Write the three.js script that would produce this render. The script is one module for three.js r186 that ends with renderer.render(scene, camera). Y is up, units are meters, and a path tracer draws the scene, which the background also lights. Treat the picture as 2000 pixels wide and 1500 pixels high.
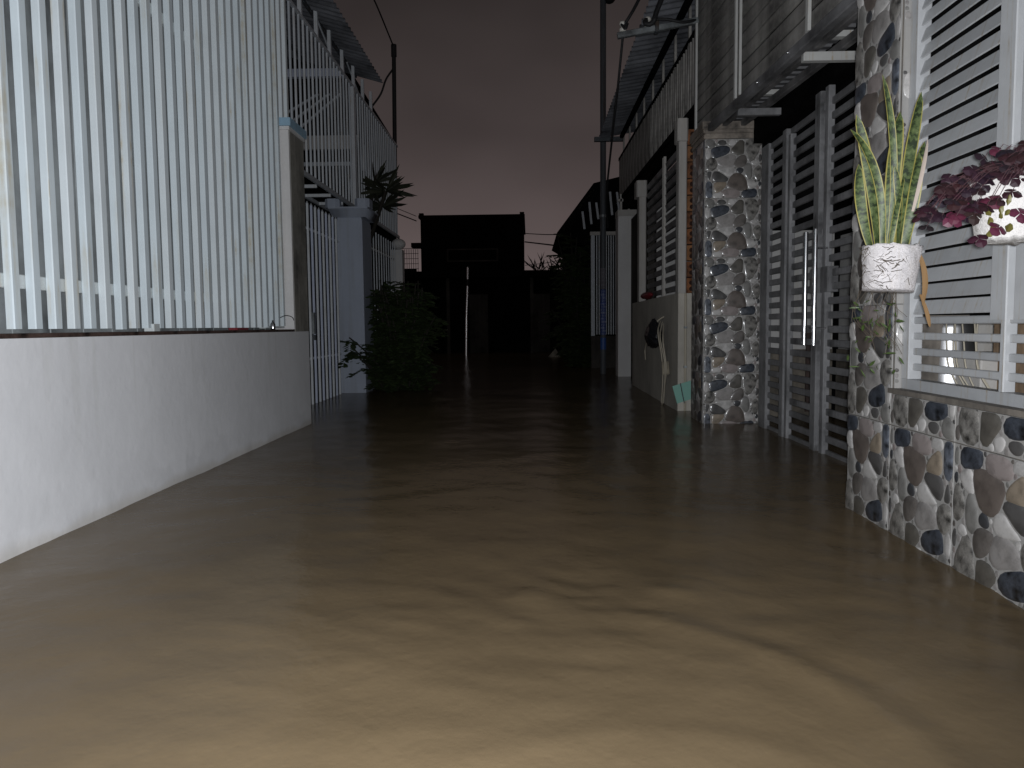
import * as THREE from 'three';
import { mergeGeometries, mergeVertices } from 'three/addons/utils/BufferGeometryUtils.js';
import { ImprovedNoise } from 'three/addons/math/ImprovedNoise.js';

// ---------------------------------------------------------------- camera, sky, light
const scene = new THREE.Scene();
const camera = new THREE.PerspectiveCamera(53.13, 4 / 3, 0.05, 400);
camera.rotation.order = 'YXZ';
camera.position.set(0, 1, 0);
camera.rotation.set(-0.0755, 0.0233, -0.010);
scene.add(camera);

const renderer = new THREE.WebGLRenderer({ antialias: true });
renderer.setSize(1024, 768);
renderer.toneMapping = THREE.LinearToneMapping;
renderer.toneMappingExposure = 1;
renderer.shadowMap.enabled = true;

let seed = 7;
const rnd = () => { seed = (seed + 0x6d2b79f5) | 0; let t = Math.imul(seed ^ (seed >>> 15), 1 | seed); t = (t + Math.imul(t ^ (t >>> 7), 61 | t)) ^ t; return ((t ^ (t >>> 14)) >>> 0) / 4294967296; };
const rr = (a, b) => a + (b - a) * rnd();
const pick = (a) => a[Math.floor(rnd() * a.length)];
const clamp = (x, a, b) => Math.min(b, Math.max(a, x));
const lerp = (a, b, t) => a + (b - a) * t;
const sstep = (a, b, x) => { const t = clamp((x - a) / (b - a), 0, 1); return t * t * (3 - 2 * t); };
const IN = new ImprovedNoise();

{ // overcast night sky: pinkish glow of the town near the horizon all round, dark overhead
  const W = 512, H = 256, data = new Float32Array(W * H * 4);
  for (let r = 0; r < H; r++) for (let c = 0; c < W; c++) {
    const el = ((r + 0.5) / H - 0.5) * Math.PI, az = ((c + 0.5) / W - 0.5) * 2 * Math.PI;
    const x = Math.cos(az) * Math.cos(el), y = Math.sin(el), z = Math.sin(az) * Math.cos(el);
    const e = Math.max(0, el) * 180 / Math.PI;
    let n = 0; for (let o = 0, a = 1, f = 3.0; o < 4; o++, a *= 0.55, f *= 2.05) n += a * IN.noise(x * f + 7, y * f * 2.4, z * f + 3);
    const g = Math.exp(-Math.pow(e / 13.5, 1.25)), m = 1 + 0.26 * n;
    const k = e <= 0 ? 0.6 : 1, o = (r * W + c) * 4;
    data[o] = k * m * (0.013 + 0.120 * g);
    data[o + 1] = k * m * (0.0113 + 0.0915 * g);
    data[o + 2] = k * m * (0.0108 + 0.090 * g);
    data[o + 3] = 1;
  }
  const t = new THREE.DataTexture(data, W, H, THREE.RGBAFormat, THREE.FloatType);
  t.mapping = THREE.EquirectangularReflectionMapping; t.magFilter = THREE.LinearFilter; t.minFilter = THREE.LinearFilter; t.wrapS = THREE.RepeatWrapping; t.needsUpdate = true;
  scene.background = t; scene.environment = t;
}
// faint glow of the clouds, far below the strength of the photographer's lamp
const moon = new THREE.DirectionalLight(0xffeee6, 0.004);
moon.position.set(-6, 30, -12); moon.target.position.set(0, 0, -8); moon.shadow.radius = 40; moon.castShadow = true;
scene.add(moon, moon.target);
// the lamp that lights the street in the photograph: the photographer's own light, held beside the lens
const torch = new THREE.SpotLight(0xf7faff, 60, 0, 1.35, 1, 2);
torch.position.set(0.015, 1.012, 0.03); torch.target.position.set(-1.75, 1.7, -6);
torch.castShadow = true; torch.shadow.radius = 1.2;
scene.add(torch, torch.target);

// ---------------------------------------------------------------- textures
function fbm(size, period, oct, sd, sx = 1, sy = 1) { // tileable value noise 0..1
  const out = new Float32Array(size * size);
  let amp = 1, tot = 0, px = Math.max(1, Math.round(period * sx)), py = Math.max(1, Math.round(period * sy));
  for (let o = 0; o < oct; o++) {
    const g = new Float32Array(px * py); let s = sd * 7919 + o * 104729 + 1;
    for (let i = 0; i < g.length; i++) { s = (Math.imul(s, 1664525) + 1013904223) | 0; let t = s ^ (s >>> 15); t = Math.imul(t, 0x2c1b3c6d); t ^= t >>> 12; g[i] = (t >>> 0) / 4294967296; }
    for (let y = 0; y < size; y++) {
      const fy = y / size * py, y0 = Math.floor(fy), ty = fy - y0, uy = ty * ty * (3 - 2 * ty), a = (y0 % py) * px, b = ((y0 + 1) % py) * px;
      for (let x = 0; x < size; x++) {
        const fx = x / size * px, x0 = Math.floor(fx), tx = fx - x0, ux = tx * tx * (3 - 2 * tx), c = x0 % px, d = (x0 + 1) % px;
        out[y * size + x] += amp * lerp(lerp(g[a + c], g[a + d], ux), lerp(g[b + c], g[b + d], ux), uy);
      }
    }
    tot += amp; amp *= 0.5; px *= 2; py *= 2;
  }
  for (let i = 0; i < out.length; i++) out[i] /= tot;
  return out;
}
const toS = (l) => Math.round(255 * clamp(l <= 0.0031308 ? l * 12.92 : 1.055 * Math.pow(l, 1 / 2.4) - 0.055, 0, 1));
function tex(size, f, srgb) { // f(i) -> [r,g,b] linear or number
  const d = new Uint8Array(size * size * 4);
  for (let i = 0; i < size * size; i++) {
    const v = f(i, i % size, Math.floor(i / size)), a = Array.isArray(v) ? v : [v, v, v];
    for (let c = 0; c < 3; c++) d[i * 4 + c] = srgb ? toS(a[c]) : Math.round(255 * clamp(a[c], 0, 1));
    d[i * 4 + 3] = 255;
  }
  const t = new THREE.DataTexture(d, size, size, THREE.RGBAFormat);
  t.wrapS = t.wrapT = THREE.RepeatWrapping; t.magFilter = THREE.LinearFilter; t.minFilter = THREE.LinearMipmapLinearFilter; t.generateMipmaps = true;
  if (srgb) t.colorSpace = THREE.SRGBColorSpace;
  t.needsUpdate = true; return t;
}
const S = 512;
const nA = fbm(S, 4, 7, 1), nB = fbm(S, 8, 6, 2), nC = fbm(S, 32, 4, 3), nV = fbm(S, 2, 5, 4, 16, 1), nV2 = fbm(S, 3, 5, 5, 10, 0.7), nS = fbm(S, 64, 3, 6);
const BUMP = tex(S, (i) => 0.55 * nB[i] + 0.45 * nC[i]);
const FINE = tex(S, (i) => 0.4 * nC[i] + 0.6 * nS[i]);
const ROUGH = tex(S, (i) => 0.45 + 0.8 * (nB[i] - 0.25));
const C_PLASTER = tex(S, (i) => { const k = 0.9 + 0.16 * (nA[i] - 0.5) + 0.09 * (nV[i] - 0.5) + 0.05 * (nC[i] - 0.5), s = sstep(0.56, 0.78, nV2[i]) * 0.07; return [k - s * 0.7, k - s * 0.85, k - s * 1.15]; }, true);
const C_WALL = tex(S, (i, x, y) => { const k = 0.93 + 0.14 * (nA[i] - 0.5) + 0.05 * (nV[i] - 0.5) + 0.05 * (nC[i] - 0.5), t = y / S * 2.9, w = t < 1.5 ? sstep(0.05 + 0.11 * (nA[(x * 3) % S + ((y * 2) % S) * S] - 0.3), 0.0, t) * 0.16 : 0, m = t < 1.5 ? sstep(0.52, 0.66, nB[i]) * sstep(0.45, 0.1, t) * 0.07 : 0, v = sstep(0.6, 0.76, nV[i]) * sstep(0.1, 0.9, t) * 0.06; return [k + m - w - v, k + m - w * 1.15 - v, k + m - w * 1.45 - v * 1.2]; }, true);
const C_PAINT = tex(S, (i) => { const k = 0.92 + 0.14 * (nB[i] - 0.5), s = sstep(0.6, 0.85, nV[i]) * 0.4 * nC[i]; return [k - s * 0.6, k - s, k - s * 1.5]; }, true);
const C_CONCRETE = tex(S, (i) => { const k = 0.62 + 0.9 * (nA[i] - 0.5) + 0.3 * (nC[i] - 0.5) + 0.3 * (nV[i] - 0.5); return [k, k * 0.97, k * 0.92]; }, true);
const C_GRIME = tex(S, (i) => { const k = 0.86 + 0.5 * (nA[i] - 0.5) + 0.15 * (nC[i] - 0.5) + 0.2 * (nV[i] - 0.5); return [k, k * 0.98, k * 0.94]; }, true);
const C_STONE = tex(S, (i) => { const k = 0.55 + 1.5 * (nB[i] - 0.5) + 0.5 * (nS[i] - 0.5), v = sstep(0.62, 0.7, nA[i]); return [lerp(k, 0.95, v * 0.35), lerp(k, 0.95, v * 0.35), lerp(k, 0.95, v * 0.35)]; }, true);
const C_PEB = tex(S, (i) => { const k = 0.86 + 0.95 * (nB[i] - 0.5) + 0.2 * (nS[i] - 0.5), v = sstep(0.6, 0.66, nA[i]) * 0.25; return [lerp(k, 1, v), lerp(k, 0.99, v), lerp(k, 0.97, v)]; }, true);
const C_WATER = tex(S, (i) => { const k = 0.9 + 0.6 * (nA[i] - 0.5) + 0.1 * (nC[i] - 0.5); return [k, k * 0.99, k * 0.97]; }, true);
const C_RUST = tex(S, (i) => { const k = 0.85 + 0.4 * (nB[i] - 0.5), s = sstep(0.5, 0.7, nA[i]) * sstep(0.4, 0.6, nC[i]); return [lerp(k, 0.5, s), lerp(k, 0.3, s), lerp(k, 0.18, s)]; }, true);
const rep = (t, m) => { const c = t.clone(); c.repeat.set(1 / m, 1 / m); c.needsUpdate = true; return c; };

function M(name, color, o = {}) {
  const m = new THREE.MeshPhysicalMaterial({ name, roughness: o.rough ?? 0.6, metalness: o.metal ?? 0, side: o.side ?? THREE.FrontSide });
  m.color.setRGB(...color);
  if (o.map) m.map = rep(o.map, o.mapM ?? 1);
  if (o.bump) { m.bumpMap = rep(o.bump, o.bumpM ?? 0.5); m.bumpScale = o.bumpScale ?? 0.003; }
  if (o.roughMap) m.roughnessMap = rep(o.roughMap, o.roughM ?? 0.6);
  if (o.coat) { m.clearcoat = o.coat; m.clearcoatRoughness = o.coatRough ?? 0.2; }
  if (o.spec !== undefined) m.specularIntensity = o.spec;
  if (o.vc) m.vertexColors = true;
  if (o.trans) { m.transmission = o.trans; m.thickness = 0; }
  return m;
}
const mat = {
  plaster: M('grey plaster', [0.76, 0.765, 0.785], { map: C_WALL, mapM: 2.9, rough: 0.8, bump: BUMP, bumpM: 1.6, bumpScale: 0.003, spec: 0.4 }),
  whitePlaster: M('white plaster', [0.7, 0.69, 0.68], { map: C_PLASTER, mapM: 1.7, rough: 0.85, bump: BUMP, bumpM: 0.5, bumpScale: 0.003 }),
  greyColumn: M('stained plaster', [0.34, 0.335, 0.31], { map: C_CONCRETE, mapM: 1.6, rough: 0.9, bump: BUMP, bumpM: 0.5, bumpScale: 0.004 }),
  bluePlaster: M('pale blue plaster', [0.4, 0.445, 0.53], { map: C_PLASTER, mapM: 1.9, rough: 0.8, bump: BUMP, bumpM: 0.6, bumpScale: 0.004 }),
  blueCap: M('blue paint', [0.3, 0.47, 0.6], { map: C_PAINT, mapM: 0.8, rough: 0.6, bump: FINE, bumpM: 0.3, bumpScale: 0.001 }),
  sill: M('dark red stone', [0.1, 0.065, 0.055], { map: C_STONE, mapM: 0.5, rough: 0.5 }),
  slat: [0, 1, 2].map((i) => M('pale blue steel ' + 'abc'[i], [[0.7, 0.775, 0.81], [0.715, 0.78, 0.81], [0.685, 0.765, 0.805]][i], { map: C_PAINT, mapM: 1.1 + i * 0.3, rough: 0.45, bump: FINE, bumpM: 0.3, bumpScale: 0.0006, spec: 0.6 })),
  rail: M('pale rail steel', [0.6, 0.64, 0.64], { map: C_PAINT, mapM: 0.9, rough: 0.5 }),
  backing: M('blue grey panel', [0.36, 0.4, 0.43], { map: C_CONCRETE, mapM: 2, rough: 0.8 }),
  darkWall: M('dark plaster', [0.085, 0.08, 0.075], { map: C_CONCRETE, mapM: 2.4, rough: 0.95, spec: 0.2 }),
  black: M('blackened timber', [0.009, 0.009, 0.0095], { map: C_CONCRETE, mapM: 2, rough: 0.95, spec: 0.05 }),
  whiteBar: [0, 1].map((i) => M('white bar steel ' + 'ab'[i], [[0.6, 0.63, 0.66], [0.52, 0.56, 0.6]][i], { map: C_PAINT, mapM: 0.8, rough: 0.55 })),
  blueBar: M('lilac bar steel', [0.52, 0.57, 0.7], { map: C_PAINT, mapM: 0.8, rough: 0.5 }),
  tin: M('zinc sheet', [0.3, 0.32, 0.37], { map: C_CONCRETE, mapM: 1.6, rough: 0.6, metal: 0.3 }),
  concrete: M('bare concrete', [0.55, 0.53, 0.485], { map: C_GRIME, mapM: 1.9, rough: 0.9, bump: BUMP, bumpM: 0.4, bumpScale: 0.004 }),
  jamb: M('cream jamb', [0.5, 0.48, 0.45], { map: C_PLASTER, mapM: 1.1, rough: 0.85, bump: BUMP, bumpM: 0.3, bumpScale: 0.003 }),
  brick: [0, 1, 2].map((i) => M('clay ' + 'abc'[i], [[0.32, 0.13, 0.055], [0.27, 0.11, 0.05], [0.34, 0.16, 0.07]][i], { map: C_STONE, mapM: 0.6, rough: 0.95, bump: FINE, bumpM: 0.2, bumpScale: 0.003 })),
  hole: M('hollow', [0.03, 0.012, 0.008], { rough: 1 }),
  mortar: M('light tile body', [0.37, 0.36, 0.345], { map: C_PLASTER, mapM: 0.7, rough: 0.5, bump: FINE, bumpM: 0.2, bumpScale: 0.0005 }),
  grout: M('grout', [0.22, 0.2, 0.18], { rough: 0.9, map: C_CONCRETE, mapM: 0.6 }),
  beige: M('beige moulding', [0.36, 0.31, 0.26], { map: C_STONE, mapM: 1.3, rough: 0.5 }),
  winSteel: [0, 1].map((i) => M('window steel ' + 'ab'[i], [[0.5, 0.51, 0.52], [0.42, 0.43, 0.44]][i], { map: C_PAINT, mapM: 0.5, rough: 0.4, bump: FINE, bumpM: 0.2, bumpScale: 0.0006 })),
  gateSteel: [0, 1, 2].map((i) => M('dusty gate steel ' + 'abc'[i], [[0.25, 0.255, 0.275], [0.22, 0.226, 0.245], [0.28, 0.288, 0.31]][i], { map: C_CONCRETE, mapM: 0.9, rough: 0.55 })),
  balcony: [0, 1, 2].map((i) => M('grey board ' + 'abc'[i], [[0.34, 0.335, 0.33], [0.3, 0.295, 0.29], [0.37, 0.365, 0.355]][i], { map: C_CONCRETE, mapM: 0.9, rough: 0.7 })),
  lightBar: M('pale steel bar', [0.5, 0.5, 0.48], { map: C_PAINT, mapM: 0.5, rough: 0.5 }),
  chrome: M('polished steel', [0.75, 0.75, 0.76], { rough: 0.2, metal: 1 }),
  steelPost: M('brushed steel', [0.8, 0.8, 0.8], { rough: 0.26, metal: 1 }),
  joist: M('dusty joist', [0.2, 0.2, 0.21], { map: C_CONCRETE, mapM: 0.8, rough: 0.7 }),
  galv: M('galvanised steel', [0.36, 0.4, 0.43], { map: C_CONCRETE, mapM: 0.6, rough: 0.45, metal: 0.5 }),
  porcelain: M('porcelain', [0.6, 0.58, 0.53], { rough: 0.25 }),
  rubber: M('black cable', [0.012, 0.012, 0.013], { rough: 0.7 }),
  pole: M('dark steel pole', [0.075, 0.085, 0.095], { map: C_RUST, mapM: 0.7, rough: 0.6 }),
  pot: M('white torn plastic', [0.82, 0.78, 0.78], { rough: 0.4, map: C_PLASTER, mapM: 0.3, bump: BUMP, bumpM: 0.12, bumpScale: 0.006 }),
  pot2: M('chalk white foam', [0.68, 0.655, 0.63], { rough: 0.75, bump: BUMP, bumpM: 0.1, bumpScale: 0.005 }),
  soil: M('soil', [0.05, 0.035, 0.025], { rough: 1, bump: FINE, bumpM: 0.1, bumpScale: 0.01 }),
  dry: M('dry leaf', [0.2, 0.115, 0.045], { rough: 0.8, side: THREE.DoubleSide }),
  twig: M('dark twig', [0.075, 0.058, 0.04], { rough: 0.9 }),
  straw: M('pale root', [0.22, 0.19, 0.13], { rough: 0.9 }),
  rope: M('pinkish rope', [0.5, 0.42, 0.4], { rough: 0.95 }),
  cord: M('cream cord', [0.42, 0.38, 0.3], { rough: 0.8 }),
  bag: M('black plastic film', [0.012, 0.012, 0.014], { rough: 0.28, spec: 1 }),
  mint: M('mint plastic', [0.2, 0.42, 0.35], { rough: 0.6 }),
  card: M('cream card', [0.38, 0.35, 0.28], { map: C_CONCRETE, mapM: 0.4, rough: 0.8 }),
  red: M('dull red plastic', [0.2, 0.022, 0.03], { rough: 0.5 }),
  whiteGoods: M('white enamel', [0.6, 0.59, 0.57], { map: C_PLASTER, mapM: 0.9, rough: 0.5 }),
  tanWall: M('dingy wall', [0.27, 0.245, 0.21], { map: C_CONCRETE, mapM: 0.9, rough: 0.85 }),
  tan: M('tan carton', [0.38, 0.27, 0.18], { map: C_CONCRETE, mapM: 0.6, rough: 0.85 }),
  bush: M('bush leaf', [0.027, 0.042, 0.015], { vc: true, rough: 0.5, side: THREE.DoubleSide }),
  frond: M('dark frond', [0.022, 0.025, 0.013], { vc: true, rough: 0.6, side: THREE.DoubleSide }),
  stem: M('brown stem', [0.02, 0.017, 0.012], { rough: 0.9 }),
  purple: M('purple leaf', [0.023, 0.0075, 0.0125], { vc: true, rough: 0.55, side: THREE.DoubleSide }),
  paleTarp: M('pale tarpaulin', [0.42, 0.4, 0.34], { rough: 0.8, map: C_CONCRETE, mapM: 0.5 }),
  street: M('street bed', [0.12, 0.1, 0.08], { map: C_CONCRETE, mapM: 2, rough: 0.95 }),
};

// ---------------------------------------------------------------- helpers
const used = {};
const numbered = (n) => { const k = used[n] = (used[n] ?? -1) + 1; return k ? `${n}_${String(k).padStart(3, '0')}` : n; };
function thing(name, label, category, pos = [0, 0, 0], group) {
  const g = new THREE.Group(); g.name = numbered(name); g.position.set(...pos); g.userData.label = label; g.userData.category = category;
  if (group) g.userData.group = group; scene.add(g); return g;
}
function origin(o, v = new THREE.Vector3()) { if (o && o !== scene) { origin(o.parent, v); v.add(o.position); } return v; }
// p is the place in the world; the mesh is put relative to its parent (parents are only moved, not turned)
function piece(parent, name, geo, m, p = [0, 0, 0], rot) {
  const o = new THREE.Mesh(geo, m); o.name = parent === scene ? numbered(name) : name; o.castShadow = o.receiveShadow = true;
  const b = origin(parent); o.position.set(p[0] - b.x, p[1] - b.y, p[2] - b.z); if (rot) o.rotation.set(...rot);
  parent.add(o); return o;
}
function structure(name, geo, m, label) { const o = piece(scene, name, geo, m); o.userData.kind = 'structure'; if (label) o.userData.label = label; return o; }
function solo(name, geo, m, label, category, p, group, rot) { const o = piece(scene, name, geo, m, p, rot); o.userData.label = label; o.userData.category = category; if (group) o.userData.group = group; return o; }
function metricUV(g, off = [0, 0]) { // uv in metres from the dominant direction of each face
  if (g.index) g = g.toNonIndexed();
  const p = g.attributes.position, uv = new Float32Array(p.count * 2), a = new THREE.Vector3(), b = new THREE.Vector3(), c = new THREE.Vector3();
  for (let i = 0; i < p.count; i += 3) {
    a.fromBufferAttribute(p, i); b.fromBufferAttribute(p, i + 1); c.fromBufferAttribute(p, i + 2);
    const n = b.clone().sub(a).cross(c.clone().sub(a)), ax = Math.abs(n.x), ay = Math.abs(n.y), az = Math.abs(n.z);
    [a, b, c].forEach((q, k) => { const u = ax >= ay && ax >= az ? [q.z, q.y] : ay >= az ? [q.z, q.x] : [q.x, q.y]; uv[(i + k) * 2] = u[0] + off[0]; uv[(i + k) * 2 + 1] = u[1] + off[1]; });
  }
  g.setAttribute('uv', new THREE.BufferAttribute(uv, 2)); return g;
}
const cache = {};
// chamfered bar: long along axis, a x b across
function bar(axis, len, a, b, ch = Math.min(a, b) * 0.12, off = 0) {
  const key = [axis, len.toFixed(4), a, b, ch, off].join();
  if (cache[key]) return cache[key];
  const s = new THREE.Shape(), x = a / 2, y = b / 2;
  s.moveTo(-x + ch, -y); s.lineTo(x - ch, -y); s.lineTo(x, -y + ch); s.lineTo(x, y - ch); s.lineTo(x - ch, y); s.lineTo(-x + ch, y); s.lineTo(-x, y - ch); s.lineTo(-x, -y + ch); s.closePath();
  let g = new THREE.ExtrudeGeometry(s, { depth: len, bevelEnabled: false, steps: 1 });
  g.translate(0, 0, -len / 2);
  if (axis === 'y') g.rotateX(-Math.PI / 2);           // a across x, b across z
  else if (axis === 'x') { g.rotateY(Math.PI / 2); }    // a across z, b across y
  return cache[key] = metricUV(g, [off, off * 1.7]);
}
const box = (x0, x1, y0, y1, z0, z1, ch = 0.004) => { // chamfered box in world coordinates
  const g = bar('y', Math.abs(y1 - y0), Math.abs(x1 - x0), Math.abs(z1 - z0), ch).clone(); g.translate((x0 + x1) / 2, (y0 + y1) / 2, (z0 + z1) / 2); return metricUV(g);
};
const wbox = (parent, name, m, b, ch) => { const o = piece(parent, name, box(...b, ch), m); return o; };
function tube(pts, r, seg = 24, rad = 6) { return new THREE.TubeGeometry(new THREE.CatmullRomCurve3(pts.map((p) => new THREE.Vector3(...p))), seg, r, rad, false); }
const rod = (a, b, r, n = 8) => { const A = new THREE.Vector3(...a), B = new THREE.Vector3(...b), d = B.clone().sub(A), g = new THREE.CylinderGeometry(r, r, d.length(), n); g.applyQuaternion(new THREE.Quaternion().setFromUnitVectors(new THREE.Vector3(0, 1, 0), d.clone().normalize())); g.translate(...A.add(B).multiplyScalar(0.5).toArray()); return g; };
const beam = (a, b, w, h) => { // square bar between two points
  const A = new THREE.Vector3(...a), B = new THREE.Vector3(...b), d = B.clone().sub(A), g = bar('y', d.length(), w, h).clone();
  g.applyQuaternion(new THREE.Quaternion().setFromUnitVectors(new THREE.Vector3(0, 1, 0), d.clone().normalize())); g.translate(...A.add(B).multiplyScalar(0.5).toArray()); return g; };
function corrugated(x0, y0, x1, y1, z0, z1, pitch, depth, thick = 0.004) { // ribs run from (x0,y0) to (x1,y1); waves along z
  const n = Math.round(Math.abs(z1 - z0) / pitch) * 8, pos = [], idx = [], uv = [], L = Math.hypot(x1 - x0, y1 - y0), nx = -(y1 - y0) / L, ny = (x1 - x0) / L, sg = ny < 0 ? -1 : 1;
  for (let side = 0; side < 2; side++) for (let i = 0; i <= n; i++) for (let k = 0; k < 2; k++) {
    const t = i / n, w = Math.cos(t * n / 8 * 2 * Math.PI), s = Math.sign(w) * Math.pow(Math.abs(w), 0.6) * depth / 2 + (side ? thick : 0), q = k ? [x1, y1] : [x0, y0];
    pos.push(q[0] + nx * sg * s, q[1] + ny * sg * s, lerp(z0, z1, t)); uv.push(lerp(z0, z1, t), k * L);
  }
  const off = (n + 1) * 2;
  for (let i = 0; i < n; i++) { const a = i * 2; idx.push(a, a + 1, a + 2, a + 1, a + 3, a + 2); const b = a + off; idx.push(b, b + 2, b + 1, b + 1, b + 2, b + 3); for (const k of [0, 1]) idx.push(a + k, a + 2 + k, b + k, a + 2 + k, b + 2 + k, b + k); }
  const g = new THREE.BufferGeometry(); g.setAttribute('position', new THREE.Float32BufferAttribute(pos, 3)); g.setAttribute('uv', new THREE.Float32BufferAttribute(uv, 2)); g.setIndex(idx); g.computeVertexNormals(); return g;
}
// world geometry under a thing
const wp = (parent, name, geo, m) => piece(parent, name, geo, m);

// ---------------------------------------------------------------- water and street bed
{
  const xs = [], zs = [];
  for (let x = -40; x < -4; x += 3) xs.push(x); for (let x = -4; x <= 4.001; x += 0.045) xs.push(x); for (let x = 6; x <= 40; x += 3) xs.push(x);
  for (let z = 12; z > 0.5; z -= 1) zs.push(z);
  for (let z = 0.5, d = 0.022; z > -70; z -= d) { zs.push(z); if (z < -1) d = 0.022 * Math.pow(Math.max(1, -z / 2), 1.25); }
  const pos = [], uv = [], idx = [];
  const fn = (x, z, f, k) => IN.noise(x * f + k, z * f * 0.9 - k, k * 1.7);
  const arc = (x, z, cx, cz, r, w) => { const d = (Math.hypot(x - cx, z - cz) - r) / w; return Math.exp(-d * d); };
  const hgt = (x, z) => {
    const wx = x + 0.25 * fn(x, z, 0.8, 3.1), wz = z + 0.25 * fn(x, z, 0.8, 9.4), far = sstep(-1, -8, z);
    let h = 0.0095 * fn(wx * 0.8, wz, 1.1, 1.3) + 0.0066 * fn(wx, wz * 1.5, 2.4, 5.2) + 0.003 * (1 - Math.abs(fn(wx, wz * 1.4, 3.6, 8.8)) * 2) + 0.0016 * fn(wx, wz * 1.5, 8, 2.2) * (0.4 + far);
    const rough = Math.exp(-(((x - 0.2) / 0.55) ** 2) - (((z + 2.8) / 0.55) ** 2));
    h += rough * 0.015 * fn(wx, wz, 6.5, 4.4) + rough * 0.008 * fn(wx, wz, 13, 1.4);
    h *= 0.5 + 0.5 * sstep(0.05, 0.5, 1.72 - Math.abs(x - 0.0) * 0.9 + 0.4);
    // bow wave that sweeps round in front of the viewer's legs
    const q = sstep(-3.0, -2.2, z) * sstep(0.1, 0.6, x + 0.15);
    h += 0.009 * arc(x, z, -0.25, -1.55, 1.2, 0.055) * q - 0.0035 * arc(x, z, -0.25, -1.55, 1.31, 0.06) * q;
    h += 0.0035 * arc(x, z, 0.26, -1.3, 0.53, 0.05) * sstep(-1.5, -1.75, z);
    h += 0.003 * arc(x, z, 0.0, -0.9, 1.25, 0.06) * sstep(-1.8, -2.05, z) * (0.5 + 0.5 * fn(x, z, 3, 2));
    return h;
  };
  for (const z of zs) for (const x of xs) { pos.push(x, hgt(x, z), z); uv.push(x, z); }
  const nx = xs.length;
  for (let j = 0; j < zs.length - 1; j++) for (let i = 0; i < nx - 1; i++) { const a = j * nx + i; idx.push(a, a + 1, a + nx, a + 1, a + nx + 1, a + nx); }
  const g = new THREE.BufferGeometry(); g.setAttribute('position', new THREE.Float32BufferAttribute(pos, 3)); g.setAttribute('uv', new THREE.Float32BufferAttribute(uv, 2)); g.setIndex(idx); g.computeVertexNormals();
  const m = M('muddy flood water', [0.143, 0.105, 0.062], { map: C_WATER, mapM: 4.3, rough: 0.2, spec: 0.4, bump: BUMP, bumpM: 1.1, bumpScale: 0.003 });
  m.ior = 1.33;
  const o = structure('flood_water', g, m, 'brown muddy flood water filling the alley from wall to wall');
  const bed = new THREE.PlaneGeometry(300, 300, 1, 1); bed.rotateX(-Math.PI / 2); bed.translate(0, -0.5, -60);
  structure('street', metricUV(bed), mat.street, 'street bed under the flood water');
}

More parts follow.
